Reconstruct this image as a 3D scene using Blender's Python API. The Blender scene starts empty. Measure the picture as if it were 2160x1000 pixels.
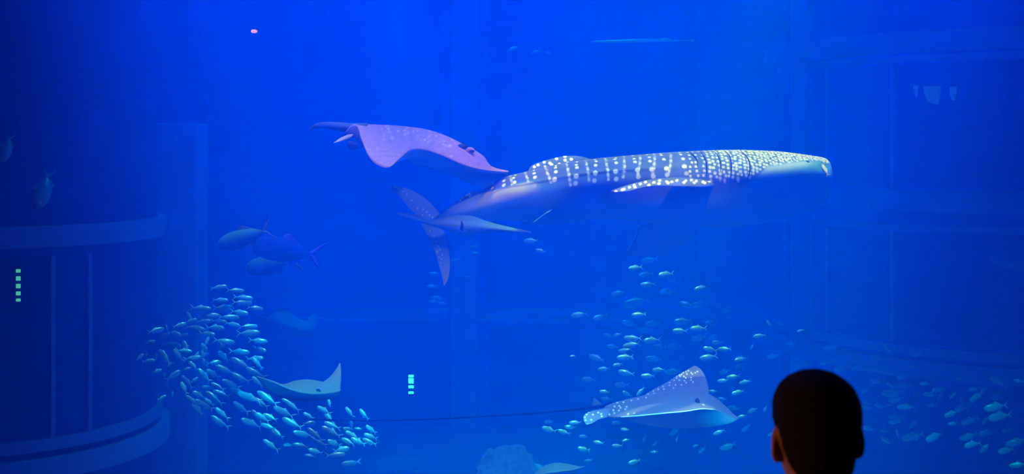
import bpy, bmesh, math, random
import numpy as np
from mathutils import Vector, Matrix

# ------------------------------------------------------------------ camera
F = 2400.0                      # focal length in pixels of the 2160 px wide frame
HY = 320.0                      # pixel row of the horizon
EYE = 2.0
scn = bpy.context.scene
cam_data = bpy.data.cameras.new('camera')
cam_data.sensor_width = 36.0
cam_data.lens = 36.0 * F / 2160.0
cam_data.shift_y = -(500.0 - HY) / 2160.0
cam_data.clip_end = 200.0
cam_data.dof.use_dof = True
cam_data.dof.focus_distance = 11.2
cam_data.dof.aperture_fstop = 4.6
cam = bpy.data.objects.new('camera', cam_data)
scn.collection.objects.link(cam)
cam.location = (0, 0, EYE)
cam.rotation_euler = (math.radians(90), 0, 0)
scn.camera = cam

# ------------------------------------------------------------------ world, view
world = bpy.data.worlds.new('dark_hall'); scn.world = world
world.use_nodes = True
world.node_tree.nodes['Background'].inputs[0].default_value = (0.0, 0.0, 0.0, 1)
world.node_tree.nodes['Background'].inputs[1].default_value = 0.0
scn.view_settings.view_transform = 'Standard'
scn.view_settings.look = 'None'
scn.view_settings.exposure = 0.0
scn.view_settings.gamma = 1.0
scn.view_settings.use_curve_mapping = False
cy = scn.cycles
cy.max_bounces = 6; cy.diffuse_bounces = 2; cy.glossy_bounces = 2
cy.transmission_bounces = 2; cy.volume_bounces = 2; cy.transparent_max_bounces = 12
cy.use_denoising = True; cy.use_light_tree = False
cy.sample_clamp_indirect = 4.0
cy.sample_clamp_direct = 0.0
cy.caustics_reflective = False; cy.caustics_refractive = False

# ------------------------------------------------------------------ lamps over the tank, with unseen fill lights added
def spot(name, loc, aim, power, color, deg, blend=0.6, radius=0.25):
    d = bpy.data.lights.new(name, 'SPOT')
    d.energy = power; d.color = color
    d.spot_size = math.radians(deg); d.spot_blend = blend; d.shadow_soft_size = radius
    o = bpy.data.objects.new(name, d); scn.collection.objects.link(o)
    o.location = loc
    o.rotation_euler = (Vector(aim) - Vector(loc)).to_track_quat('-Z', 'Y').to_euler()
    return o
def area(name, loc, aim, power, color, sx, sy):
    d = bpy.data.lights.new(name, 'AREA')
    d.shape = 'RECTANGLE'; d.size = sx; d.size_y = sy
    d.energy = power; d.color = color
    o = bpy.data.objects.new(name, d); scn.collection.objects.link(o)
    o.location = loc
    o.rotation_euler = (Vector(aim) - Vector(loc)).to_track_quat('-Z', 'Y').to_euler()
    return o
BLUE = (0.0, 0.25, 1.0)
area('overhead_haze_fill', (-0.45, 14.0, 9.0), (-0.45, 14.0, 0), 680, BLUE, 5.0, 17).data.spread = math.radians(42)  # unseen blue panel added overhead to light the haze
area('low_haze_fill', (0.4, 4.2, 5.6), (0.4, 13.5, -4.2), 600, (0.0, 0.21, 1.0), 5.8, 0.8).data.spread = math.radians(24)  # added out of view above the window, brightens the lower water
spot('flood_blue', (-2.4, 13.4, 11.6), (-1.9, 13.9, -3), 6400, (0.0, 0.19, 1.0), 19, 0.8, 0.4)
spot('lower_right_fill', (5.0, 5.2, 7.0), (5.4, 12.0, -3.8), 15000, (0.0, 0.27, 1.0), 28, 0.9, 0.3)  # unseen fill, added to brighten the lower right water
spot('front_haze_fill', (2.0, 6.6, 10.5), (1.9, 7.2, -2), 4600, (0.0, 1.0, 0.70), 20, 0.9, 0.3)  # added light for the haze ahead of the shark
spot('flood_violet', (-1.5, 7.8, 9.5), (-0.9, 11.6, 1.7), 3000, (0.72, 0.30, 0.62), 24, 0.5, 0.2)
spot('tail_flank_fill', (1.8, 7.6, 7.2), (-0.30, 11.7, 1.5), 1500, (1.0, 0.60, 0.60), 15, 0.7, 0.15)  # unseen, added to reach the tail flank under the stingray's shadow
spot('tail_fin_fill', (-0.6, 5.5, 3.0), (-0.88, 12.1, 1.15), 480, (0.62, 0.62, 0.65), 15, 0.6, 0.1)  # extra light out of view, put in for the tail fin
spot('flood_white', (2.4, 10.0, 11.4), (1.75, 11.0, 1.5), 9500, (1.0, 1.0, 0.03), 24, 0.4, 0.15)
spot('shaft_white', (6.2, 15.6, 11.4), (2.5, 15.9, 1.0), 34000, (0.0, 0.75, 0.32), 9, 0.9, 0.2)
spot('flood_school', (-2.4, 9.0, 8.5), (-2.3, 11.2, -0.6), 3000, (0.50, 0.52, 0.7), 24, 0.7, 0.12)
spot('flood_eagle', (1.5, 7.0, 6.4), (1.45, 11.1, -0.6), 1900, (1.0, 0.44, 0.6), 20, 0.7, 0.12)
# a dim warm lamp of the visitors' hall, to the left of the visitor
d = bpy.data.lights.new('hall_lamp', 'POINT'); d.energy = 60.0; d.color = (1.0, 0.36, 0.06); d.shadow_soft_size = 0.08
o = bpy.data.objects.new('hall_lamp', d); scn.collection.objects.link(o); o.location = (-1.9, 2.35, 1.6)

# ------------------------------------------------------------------ helpers
C = scn.collection
def P(px, py, Y):
    """the point at distance Y whose place in the frame is (px, py)"""
    return np.array([(px - 1080.0) / F * Y, Y, EYE - (py - HY) / F * Y])
def mesh(name, verts, faces, mat=None, parent=None, smooth=True, attrs=None):
    me = bpy.data.meshes.new(name)
    v = np.asarray(verts, dtype=float)
    me.from_pydata(v.tolist(), [], faces if isinstance(faces, list) else faces.tolist())
    if smooth:
        me.polygons.foreach_set('use_smooth', np.ones(len(me.polygons), dtype=bool))
    for k, a in (attrs or {}).items():
        at = me.attributes.new(k, 'FLOAT', 'POINT')
        at.data.foreach_set('value', np.asarray(a, dtype=np.float32))
    if mat: me.materials.append(mat)
    me.update()
    o = bpy.data.objects.new(name, me); C.objects.link(o)
    if parent: o.parent = parent
    return o
def tag(o, label, cat, group=None):
    o['label'] = label; o['category'] = cat
    if group: o['group'] = group
    return o
def structure(o, label=None):
    o['kind'] = 'structure'
    if label: o['label'] = label
    return o
def empty(name, loc=(0, 0, 0)):
    o = bpy.data.objects.new(name, None); C.objects.link(o); o.location = loc
    o.empty_display_size = 0.1
    return o
def adopt(root, objs):
    """hang world-space meshes under a root that stands away from the origin"""
    off = np.array(root.location)
    for ob in objs:
        me = ob.data
        co = np.empty(len(me.vertices) * 3); me.vertices.foreach_get('co', co)
        co = co.reshape(-1, 3) - off
        me.vertices.foreach_set('co', co.ravel()); me.update()
        ob.parent = root
def catmull(pts, n):
    """n points along a smooth curve through the control points (any dimension)"""
    p = np.asarray(pts, dtype=float)
    m = len(p)
    d = np.linalg.norm(np.diff(p, axis=0), axis=1) ** 0.5
    d[d < 1e-6] = 1e-6
    s = np.concatenate([[0], np.cumsum(d)])
    T = np.empty_like(p)
    T[0] = (p[1] - p[0]) / (s[1] - s[0]); T[-1] = (p[-1] - p[-2]) / (s[-1] - s[-2])
    for i in range(1, m - 1):
        a = (p[i] - p[i-1]) / (s[i] - s[i-1]); b = (p[i+1] - p[i]) / (s[i+1] - s[i])
        w = (s[i+1] - s[i]) / (s[i+1] - s[i-1])
        T[i] = a * w + b * (1 - w)
    x = np.linspace(0, s[-1], n)
    k = np.clip(np.searchsorted(s, x, side='right') - 1, 0, m - 2)
    h = (s[k+1] - s[k]); t = (x - s[k]) / h
    h = h[:, None]; t = t[:, None]
    return ((2*t**3 - 3*t**2 + 1) * p[k] + (t**3 - 2*t**2 + t) * h * T[k] +
            (-2*t**3 + 3*t**2) * p[k+1] + (t**3 - t**2) * h * T[k+1])
def table(xs, cols, x):
    """smooth table lookup by monotone x (cubic Hermite)"""
    xs = np.asarray(xs, float); cols = np.asarray(cols, float)
    m = len(xs); T = np.zeros_like(cols)
    for i in range(m):
        a = max(i-1, 0); b = min(i+1, m-1)
        T[i] = (cols[b] - cols[a]) / (xs[b] - xs[a])
    k = np.clip(np.searchsorted(xs, x, side='right') - 1, 0, m-2)
    h = (xs[k+1] - xs[k]); t = (x - xs[k]) / h
    if cols.ndim > 1: h = h[:, None]; t = t[:, None]
    return ((2*t**3 - 3*t**2 + 1) * cols[k] + (t**3 - 2*t**2 + t) * h * T[k] +
            (-2*t**3 + 3*t**2) * cols[k+1] + (t**3 - t**2) * h * T[k+1])
def ring_faces(n, m):
    """quads of n rings of m points, closed around, plus end caps"""
    i = np.arange(n-1)[:, None] * m; j = np.arange(m)[None, :]; j2 = (j + 1) % m
    q = np.stack([i + j, i + j2, i + m + j2, i + m + j], -1).reshape(-1, 4).tolist()
    q.append(list(range(m))[::-1]); q.append(list(range((n-1)*m, n*m)))
    return q
def loft(name, rings, mat, parent=None, attrs=None, smooth=True):
    rings = np.asarray(rings); n, m, _ = rings.shape
    return mesh(name, rings.reshape(-1, 3), ring_faces(n, m), mat, parent, smooth, attrs)
def tube(name, pts, radii, mat, parent=None, m=8):
    p = np.asarray(pts, float); r = np.broadcast_to(np.asarray(radii, float), (len(p),))
    t = np.gradient(p, axis=0); t /= np.linalg.norm(t, axis=1)[:, None]
    ref = np.array([0, 0, 1.0]) if abs(t[:, 2]).mean() < 0.8 else np.array([0, 1.0, 0])
    a = np.cross(t, ref); a /= np.linalg.norm(a, axis=1)[:, None]
    b = np.cross(a, t)
    th = np.linspace(0, 2*np.pi, m, endpoint=False)
    rings = p[:, None] + r[:, None, None] * (a[:, None] * np.cos(th)[None, :, None] + b[:, None] * np.sin(th)[None, :, None])
    return loft(name, rings, mat, parent)
def blade(name, A, B, thick, mat, parent=None, n=28, m=9, attrs=None, smooth_in=True):
    """a fin: a lens-shaped slab between the edge curves A and B (root to tip)"""
    a = catmull(A, n) if smooth_in else np.asarray(A); b = catmull(B, n) if smooth_in else np.asarray(B)
    u = np.linspace(0, 1, m)
    mid = a[:, None] * (1 - u)[None, :, None] + b[:, None] * u[None, :, None]
    du = np.gradient(mid, axis=0); dv = (b - a)[:, None] + 0 * mid
    nn = np.cross(du, dv); nn /= (np.linalg.norm(nn, axis=2)[..., None] + 1e-9)
    taper = np.linspace(1, 0.25, n)[:, None, None]
    prof = (4 * u * (1 - u)) ** 0.6
    th = thick * 0.5 * taper * prof[None, :, None]
    top = mid + nn * th; bot = mid - nn * th
    rings = np.concatenate([top, bot[:, ::-1][:, 1:-1]], axis=1)
    at = None
    if attrs is not None:
        at = {k: f(rings.reshape(-1, 3)) for k, f in attrs.items()}
    return loft(name, rings, mat, parent, at)
def box(name, lo, hi, mat, parent=None, bev=0.0):
    bm = bmesh.new(); bmesh.ops.create_cube(bm, size=1)
    lo = Vector(lo); hi = Vector(hi)
    for v in bm.verts:
        v.co = Vector([(lo[i] + hi[i]) / 2 + v.co[i] * (hi[i] - lo[i]) for i in range(3)])
    if bev > 0:
        bmesh.ops.bevel(bm, geom=bm.edges[:], offset=bev, segments=2, affect='EDGES', profile=0.5)
    me = bpy.data.meshes.new(name); bm.to_mesh(me); bm.free()
    if mat: me.materials.append(mat)
    ob = bpy.data.objects.new(name, me); C.objects.link(ob)
    if parent: ob.parent = parent
    return ob
def ball(name, c, r, mat, parent=None, seg=16):
    bm = bmesh.new(); bmesh.ops.create_uvsphere(bm, u_segments=seg, v_segments=seg//2, radius=1)
    r = (r, r, r) if np.isscalar(r) else r
    for v in bm.verts: v.co = Vector([c[i] + v.co[i] * r[i] for i in range(3)])
    for f in bm.faces: f.smooth = True
    me = bpy.data.meshes.new(name); bm.to_mesh(me); bm.free()
    me.materials.append(mat)
    ob = bpy.data.objects.new(name, me); C.objects.link(ob)
    if parent: ob.parent = parent
    return ob
def project(v):
    return 1080 + F * v[:, 0] / v[:, 1], HY - F * (v[:, 2] - EYE) / v[:, 1]

# ------------------------------------------------------------------ materials
def new_mat(name):
    m = bpy.data.materials.new(name); m.use_nodes = True
    nt = m.node_tree; b = nt.nodes['Principled BSDF']
    return m, nt, b
def plain(name, col, rough=0.6, spec=0.3, noise=0.0, scale=6.0, metal=0.0, bump=0.0, sss=0.0):
    m, nt, b = new_mat(name)
    b.inputs['Base Color'].default_value = (*col, 1); b.inputs['Roughness'].default_value = rough
    b.inputs['Specular IOR Level'].default_value = spec; b.inputs['Metallic'].default_value = metal
    if noise or bump:
        tc = nt.nodes.new('ShaderNodeTexCoord'); nz = nt.nodes.new('ShaderNodeTexNoise')
        nz.inputs['Scale'].default_value = scale; nz.inputs['Detail'].default_value = 5
        nt.links.new(tc.outputs['Object'], nz.inputs['Vector'])
        if noise:
            mx = nt.nodes.new('ShaderNodeMix'); mx.data_type = 'RGBA'
            mx.inputs[6].default_value = (*[c * (1 - noise) for c in col], 1)
            mx.inputs[7].default_value = (*[min(1, c * (1 + noise)) for c in col], 1)
            nt.links.new(nz.outputs[0], mx.inputs[0]); nt.links.new(mx.outputs[2], b.inputs['Base Color'])
        if bump:
            bp = nt.nodes.new('ShaderNodeBump'); bp.inputs['Strength'].default_value = bump
            bp.inputs['Distance'].default_value = 0.03
            nt.links.new(nz.outputs[0], bp.inputs['Height']); nt.links.new(bp.outputs[0], b.inputs['Normal'])
    return m
def glow(name, col, strength):
    m, nt, b = new_mat(name)
    b.inputs['Base Color'].default_value = (*col, 1)
    b.inputs['Emission Color'].default_value = (*col, 1); b.inputs['Emission Strength'].default_value = strength
    return m
def skin(name, dark, pale, spotc, rough=0.5, spec=0.25, nscale=14.0, namt=0.25):
    """hide with a pale underside (attribute pale) and marks (attribute spot)"""
    m, nt, b = new_mat(name)
    L = nt.links.new
    a1 = nt.nodes.new('ShaderNodeAttribute'); a1.attribute_name = 'pale'
    a2 = nt.nodes.new('ShaderNodeAttribute'); a2.attribute_name = 'spot'
    tc = nt.nodes.new('ShaderNodeTexCoord'); nz = nt.nodes.new('ShaderNodeTexNoise')
    nz.inputs['Scale'].default_value = nscale; nz.inputs['Detail'].default_value = 6
    L(tc.outputs['Object'], nz.inputs['Vector'])
    m0 = nt.nodes.new('ShaderNodeMix'); m0.data_type = 'RGBA'
    m0.inputs[6].default_value = (*[c * (1 - namt) for c in dark], 1)
    m0.inputs[7].default_value = (*[min(1, c * (1 + namt)) for c in dark], 1)
    L(nz.outputs[0], m0.inputs[0])
    m1 = nt.nodes.new('ShaderNodeMix'); m1.data_type = 'RGBA'; m1.inputs[7].default_value = (*pale, 1)
    L(a1.outputs['Fac'], m1.inputs[0]); L(m0.outputs[2], m1.inputs[6])
    m2 = nt.nodes.new('ShaderNodeMix'); m2.data_type = 'RGBA'; m2.inputs[7].default_value = (*spotc, 1)
    L(a2.outputs['Fac'], m2.inputs[0]); L(m1.outputs[2], m2.inputs[6])
    L(m2.outputs[2], b.inputs['Base Color'])
    b.inputs['Roughness'].default_value = rough; b.inputs['Specular IOR Level'].default_value = spec
    bp = nt.nodes.new('ShaderNodeBump'); bp.inputs['Strength'].default_value = 0.12; bp.inputs['Distance'].default_value = 0.01
    L(nz.outputs[0], bp.inputs['Height']); L(bp.outputs[0], b.inputs['Normal'])
    return m

WALL = plain('painted_tank_wall', (0.04, 0.09, 0.40), 0.8, 0.1, 0.12, 1.6)
TRIM = plain('pale_moulding', (0.18, 0.34, 0.90), 0.7, 0.2, 0.10, 2.0)
GLASSDARK = plain('dark_far_window', (0.01, 0.025, 0.14), 0.35, 0.3, 0.2, 0.5)
SAND = plain('tank_sand', (0.12, 0.17, 0.42), 0.9, 0.1, 0.2, 3.0, bump=0.4)
ROCK = plain('rough_rock', (0.06, 0.26, 0.50), 0.9, 0.1, 0.7, 16.0, bump=1.0)
HALL = plain('dark_hall_paint', (0.010, 0.010, 0.012), 0.95, 0.05)
CARPET = plain('dark_carpet', (0.010, 0.009, 0.010), 1.0, 0.0, 0.3, 60.0)
BLACK = plain('black_spot', (0.006, 0.008, 0.012), 0.5, 0.2)
DARKSKIN = plain('dark_fin', (0.05, 0.07, 0.11), 0.5, 0.3)

# ------------------------------------------------------------------ water
WF, WB, WX, ZF, ZT = 3.12, 24.6, 10.5, -3.9, 12.0
wm = bpy.data.materials.new('sea_water'); wm.use_nodes = True
nt = wm.node_tree; nt.nodes.clear()
out = nt.nodes.new('ShaderNodeOutputMaterial')
sc_ = nt.nodes.new('ShaderNodeVolumeScatter'); ab = nt.nodes.new('ShaderNodeVolumeAbsorption'); ad = nt.nodes.new('ShaderNodeAddShader')
sc_.inputs['Color'].default_value = (0.0, 0.12, 1.0, 1); sc_.inputs['Density'].default_value = 0.120
sc_.inputs['Anisotropy'].default_value = 0.0
ab.inputs['Color'].default_value = (0.25, 0.75, 1.0, 1); ab.inputs['Density'].default_value = 0.06
nt.links.new(sc_.outputs[0], ad.inputs[0]); nt.links.new(ab.outputs[0], ad.inputs[1]); nt.links.new(ad.outputs[0], out.inputs['Volume'])
water = box('water', (-WX, WF, ZF), (WX, WB, ZT), wm)
structure(water, 'deep blue tank water filling the whole aquarium')

# ------------------------------------------------------------------ the tank
structure(box('tank_floor', (-WX, WF, -4.1), (WX, WB + 0.3, -3.8), SAND), 'pale sandy floor of the tank')
wb = structure(box('wall_back', (-WX, 24.0, -3.8), (WX, 24.6, 12.0), WALL), 'far blue tank wall with a thin ledge')
box('ledge', (-5.0, 23.72, -1.56), (4.3, 24.0, -1.47), TRIM, wb, 0.02)
box('ledge', (-5.0, 23.84, -1.47), (4.3, 24.0, -1.30), TRIM, wb, 0.02)
box('pilaster', (-1.28, 23.55, -3.8), (-0.73, 24.0, 12.0), TRIM, wb, 0.03)
box('panel', (-4.4, 23.9, -1.2), (-1.5, 24.0, 5.5), GLASSDARK, wb, 0.02)
box('panel', (-0.5, 23.9, -1.2), (3.9, 24.0, 5.5), GLASSDARK, wb, 0.02)
box('panel', (-0.5, 23.9, -3.5), (3.9, 24.0, -1.7), GLASSDARK, wb, 0.02)

def arc_band(name, cx, cyy, r0, r1, z0, z1, a0, a1, mat, parent, n=64):
    """a piece of a ring wall between two radii, heights and plan angles"""
    a = np.radians(np.linspace(a0, a1, n))
    def ring(r, z): return np.stack([cx + r * np.cos(a), cyy + r * np.sin(a), np.full(n, z)], 1)
    rings = np.stack([ring(r1, z0), ring(r1, z1), ring(r0, z1), ring(r0, z0)], 1)
    ob = loft(name, rings, mat, parent, smooth=False)
    return ob
# round pier at the left of the frame, with a curved window between two mouldings
cx, cyy, R = -5.79, 13.08, 1.64
wl = structure(arc_band('wall_left', cx, cyy, 0.4, R, -3.8, 12.0, -180, 178, WALL, None, 120), 'round dark blue pier with curved window at the left')
arc_band('upper_band', cx, cyy, R - 0.1, R + 0.10, 1.02, 1.24, -180, 178, TRIM, wl, 120)
arc_band('upper_band', cx, cyy, R - 0.1, R + 0.05, 0.93, 1.02, -180, 178, WALL, wl, 120)
arc_band('window_pane', cx, cyy, R - 0.1, R + 0.012, -0.93, 0.90, -140, -52, GLASSDARK, wl, 60)
for a in (-51.5, -38.0, -141.0):
    arc_band('window_frame', cx, cyy, R - 0.1, R + 0.05, -0.98, 0.93, a - 0.7, a + 0.7, TRIM, wl, 6)
arc_band('lower_ledge', cx, cyy, R - 0.1, R + 0.06, -1.08, -0.96, -180, 178, TRIM, wl, 120)
arc_band('lower_ledge', cx, cyy, R - 0.1, R + 0.14, -1.36, -1.15, -180, 178, TRIM, wl, 120)
arc_band('lower_ledge', cx, cyy, R - 0.1, R + 0.02, -1.15, -1.08, -180, 178, GLASSDARK, wl, 120)
wp = structure(box('trim_1', (-4.75, 15.0, -3.8), (-4.16, 15.6, 2.38), TRIM, None, 0.03), 'pale square pilaster beside the round pier')
structure(box('wall_side_left', (-10.5, 15.6, -3.8), (-4.3, 16.0, 12.0), WALL), 'dark blue side wall behind the round pier')
# round bay at the right
cx2, cy2, R2 = 8.6, 20.3, 3.95
wr = structure(arc_band('wall_right', cx2, cy2, 1.0, R2, -3.8, 12.0, 160, 330, WALL, None, 110), 'wide round bay with curved windows at the right')
for z0, z1, dr, mt in ((1.10, 1.34, 0.10, TRIM), (1.00, 1.10, 0.04, WALL), (0.80, 0.90, 0.05, TRIM), (1.34, 1.42, 0.16, TRIM),
                       (3.50, 3.82, 0.12, TRIM), (3.36, 3.46, 0.05, TRIM), (-1.08, -0.94, 0.06, TRIM), (-1.40, -1.14, 0.15, TRIM)):
    arc_band('moulding', cx2, cy2, R2 - 0.1, R2 + dr, z0, z1, 160, 330, mt, wr, 100)
for z0, z1 in ((-0.9, 0.78), (1.44, 3.34)):
    arc_band('window_pane', cx2, cy2, R2 - 0.1, R2 + 0.012, z0, z1, 209, 300, GLASSDARK, wr, 60)
    for a in (208.6, 226.0):
        arc_band('window_frame', cx2, cy2, R2 - 0.1, R2 + 0.06, z0, z1, a - 0.4, a + 0.4, TRIM, wr, 6)
arc_band('pilaster', cx2, cy2, R2 - 0.1, R2 + 0.14, -3.8, 12.0, 196.5, 203.0, TRIM, wr, 12)
# straight wall running back from the bay
p0 = np.array([4.66, 19.6]); p1 = np.array([4.05, 24.0]); dd = (p1 - p0) / np.linalg.norm(p1 - p0); nn = np.array([dd[1], -dd[0]])
def wall_strip(name, off, z0, z1, mat, parent):
    a = p0 + nn * 0.3; b = p1 + nn * 0.3; c = p1 - nn * off; e = p0 - nn * off
    rings = np.array([[[q[0], q[1], z] for q in (a, b, c, e)] for z in (z0, z1)])
    return loft(name, rings, mat, parent, smooth=False)
ws = structure(wall_strip('wall_side_right', 0.0, -3.8, 12.0, WALL, None), 'flat blue tank wall running back behind the round bay')
wall_strip('lower_ledge', 0.14, -1.12, -0.98, TRIM, ws)
wall_strip('lower_ledge', 0.08, -1.40, -1.20, TRIM, ws)
wall_strip('upper_band', 0.10, 1.10, 1.34, TRIM, ws)
# tank side behind the bays, never seen straight on
structure(box('wall_outer_left', (-10.9, WF, -3.8), (-10.5, 24.6, 12.0), WALL), 'outer left tank wall')
structure(box('wall_outer_right', (10.5, WF, -3.8), (10.9, 24.6, 12.0), WALL), 'outer right tank wall')

# ------------------------------------------------------------------ the visitors' hall
structure(box('floor', (-5, -4, -0.2), (5, 2.98, 0.0), CARPET), 'dark hall floor in front of the tank')
structure(box('ceiling', (-5, -4, 3.9), (5, 2.98, 4.1), HALL), 'dark hall ceiling')
structure(box('wall_behind', (-5, -4.2, 0), (5, -4, 3.9), HALL), 'dark hall wall behind the viewer')
structure(box('wall_hall_left', (-5.2, -4, 0), (-5, 2.98, 3.9), HALL), 'dark hall side wall')
structure(box('wall_hall_right', (5, -4, 0), (5.2, 2.98, 3.9), HALL), 'dark hall side wall on the other side')
fw = structure(box('wall_front', (-10.9, 2.9, -4.1), (10.9, 3.1, 0.35), HALL), 'dark wall around the big viewing window')
box('wall_panel', (-10.9, 2.9, 3.3), (10.9, 3.1, 12.0), HALL, fw)
box('wall_panel', (-10.9, 2.9, 0.35), (-3.2, 3.1, 3.3), HALL, fw)
box('wall_panel', (3.2, 2.9, 0.35), (10.9, 3.1, 3.3), HALL, fw)
pm = bpy.data.materials.new('clear_acrylic'); pm.use_nodes = True
nt = pm.node_tree; nt.nodes.clear()
out = nt.nodes.new('ShaderNodeOutputMaterial'); tr = nt.nodes.new('ShaderNodeBsdfTransparent')
tr.inputs[0].default_value = (0.97, 0.985, 1.0, 1); nt.links.new(tr.outputs[0], out.inputs['Surface'])
structure(box('window_1', (-3.2, 2.98, 0.35), (3.2, 3.08, 3.3), pm), 'clear acrylic pane of the viewing window')
structure(box('roof', (-10.9, 3.1, 12.05), (10.9, 24.6, 12.3), HALL), 'dark cover over the tank')

# ------------------------------------------------------------------ whale shark
rng = np.random.default_rng(7)
def smooth01(x): x = np.clip(x, 0, 1); return x * x * (3 - 2 * x)
SHARK = skin('spotted_hide', (0.080, 0.095, 0.080), (0.08, 0.29, 0.34), (0.95, 0.90, 0.32), 0.6, 0.12, 9.0, 0.3)  # underside tone darkened: the white belly's shade is in the colour
def make_whale_shark():
    #        px    top  bottom  depth  half width
    st = [(905, 466, 471, 12.12, .030), (925, 456, 475, 12.05, .075), (950, 434, 477, 11.95, .115), (985, 413, 474, 11.80, .16),
          (1020, 399, 469, 11.66, .19), (1060, 375, 465, 11.52, .22), (1110, 362, 468, 11.36, .25), (1150, 352, 475, 11.26, .28),
          (1200, 342, 470, 11.18, .30), (1250, 335, 464, 11.12, .325), (1300, 330, 463, 11.06, .345), (1350, 326, 466, 11.02, .36),
          (1400, 322, 472, 11.0, .38), (1450, 319, 478, 11.0, .40), (1500, 317, 480, 11.0, .415), (1550, 316, 478, 11.02, .42),
          (1600, 317, 472, 11.04, .42), (1650, 320, 462, 11.08, .41), (1690, 325, 451, 11.12, .385), (1718, 329, 441, 11.15, .35),
          (1734, 332, 433, 11.17, .30), (1742, 336, 424, 11.18, .24), (1746, 344, 414, 11.18, .16), (1748, 358, 400, 11.18, .07)]
    st = np.array(st, float)
    n, m = 760, 150
    # more stations at the blunt snout
    x = np.concatenate([np.linspace(905, 1715, n - 70), 1715 + 33 * (1 - (1 - np.linspace(0, 1, 71)[1:]) ** 2)])
    T = table(st[:, 0], st[:, 1:], x)
    top, bot, Y, w = T[:, 0], T[:, 1], T[:, 2], T[:, 3]
    t = np.linspace(0, 2 * np.pi, m, endpoint=False)
    fr = np.interp(x, [905, 1060, 1200, 1400, 1560, 1700, 1748], [.5, .44, .42, .40, .34, .30, .42])
    mid = top + fr * (bot - top); half = mid - top; lowh = bot - mid        # the widest line runs high on head and flanks
    # crown is rounder than the belly: shift the widest line upward on the head
    co, si = np.cos(t), np.sin(t)
    py = mid[:, None] - np.where(co > 0, half[:, None] * co[None, :], lowh[:, None] * co[None, :])
    # three low ridges run along each side of the back
    ridge = np.zeros_like(py)
    for tr_, amp in ((0.62, .010), (1.05, .016)):
        for sgn in (1, -1):
            dt = (t - (tr_ if sgn > 0 else 2 * np.pi - tr_))
            ridge += amp * np.exp(-(dt / 0.07) ** 2)[None, :]
    fade = smooth01((x - 930) / 80) * smooth01((1470 - x) / 160)
    yy = Y[:, None] - (w[:, None] * (1 + ridge * 3 * fade[:, None])) * si[None, :]
    X = (x / 1.0 - 1080) / F * Y
    Z = EYE - (py - HY) / F * Y[:, None]
    # gill furrows: shallow grooves round the flank
    groove = np.zeros_like(py)
    rings = np.stack([np.broadcast_to(X[:, None], py.shape), yy, Z], -1)
    # --- marks, in (station px, distance round the body in px)
    near_t = np.where(t > np.pi, 2 * np.pi - t, t)
    wpx = w * F / Y
    arc = near_t[None, :] * ((half + wpx) / 2)[:, None]
    spot = np.zeros_like(py)
    def arc_at(px, pyy):
        i = int(np.clip(np.searchsorted(x, px), 0, n - 1))
        c = np.clip((mid[i] - pyy) / (half[i] if pyy < mid[i] else lowh[i]), -1, 1)
        return np.arccos(c) * (half[i] + wpx[i]) / 2, i
    def dab(px, pyy, rx, ra, k=1.0, arc_v=None):
        a, i = arc_at(px, pyy)
        if arc_v is not None: a = arc_v
        lo, hi = np.searchsorted(x, px - 2.2 * rx), np.searchsorted(x, px + 2.2 * rx)
        dx = (x[lo:hi, None] - px) / rx; da = (arc[lo:hi] - a) / ra
        d = np.sqrt(dx * dx + da * da)
        s = k * smooth01((1.18 - d) / 0.42)
        spot[lo:hi] = np.maximum(spot[lo:hi], s)
    def T_at(px): return float(np.interp(px, x, top)), float(np.interp(px, x, half))
    # ridge that parts the spotted back from the plain pale flank of the tail
    rx_, ry_ = [905, 914, 953, 1008, 1045, 1091, 1120, 1180, 1215, 1260, 1330], [466, 465, 433, 408, 398, 386, 380, 392, 402, 410, 420]
    cols = [972, 992, 1040, 1066, 1087, 1128, 1172, 1215, 1254, 1296, 1333, 1363, 1392, 1430]
    for c in cols:
        tp, hf = T_at(c)
        big = 4.2 if c > 1100 else 3.6
        fl = [(1.5, 2.6), (6, 3.2), (14, 3.9), (30, 5.2), (45, 4.8)] if c > 1150 else [(2, 2.6), (8, 3.4), (16, 4.0)]
        for k, (dy, r) in enumerate(fl):
            jx, jy = rng.normal(0, 1.2), rng.normal(0, .8)
            if tp + dy + jy < np.interp(c, rx_, ry_) - 1:
                dab(c + jx - dy * 0.10 * (c < 1300) + dy * .12 * (c > 1300), tp + dy + jy, r, r * 1.15, 1.0 if k < 4 else 0.6)
    dab(1105, 392, 6, 7, .55); dab(1125, 390, 6, 6, .5)
    for a, b in zip(cols[3:-1], cols[4:]):
        c = (a + b) / 2; tp, hf = T_at(c)
        lean = rng.normal(0, .1) + (0.18 if c < 1280 else -0.25)
        for dy in np.arange(1, 47, 2.2):
            if tp + dy > np.interp(c, rx_, ry_) - 1: break
            k = 0.45 + 0.3 * math.sin(dy * 0.6 + c)
            dab(c + lean * dy + rng.normal(0, .5), tp + dy, 2.3 + rng.random(), 2.6, k)
    for c in (1447, 1459, 1474):
        tp, hf = T_at(c)
        for dy in (2, 8, 15, 23, 32, 41, 50): dab(c + rng.normal(0, 1.5) - dy * .05, tp + dy, 2.8, 3.2, .9)
    # close-set dots on gills, head and snout, each row shifted by half a step
    px = 1484.0; row = 0
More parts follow.
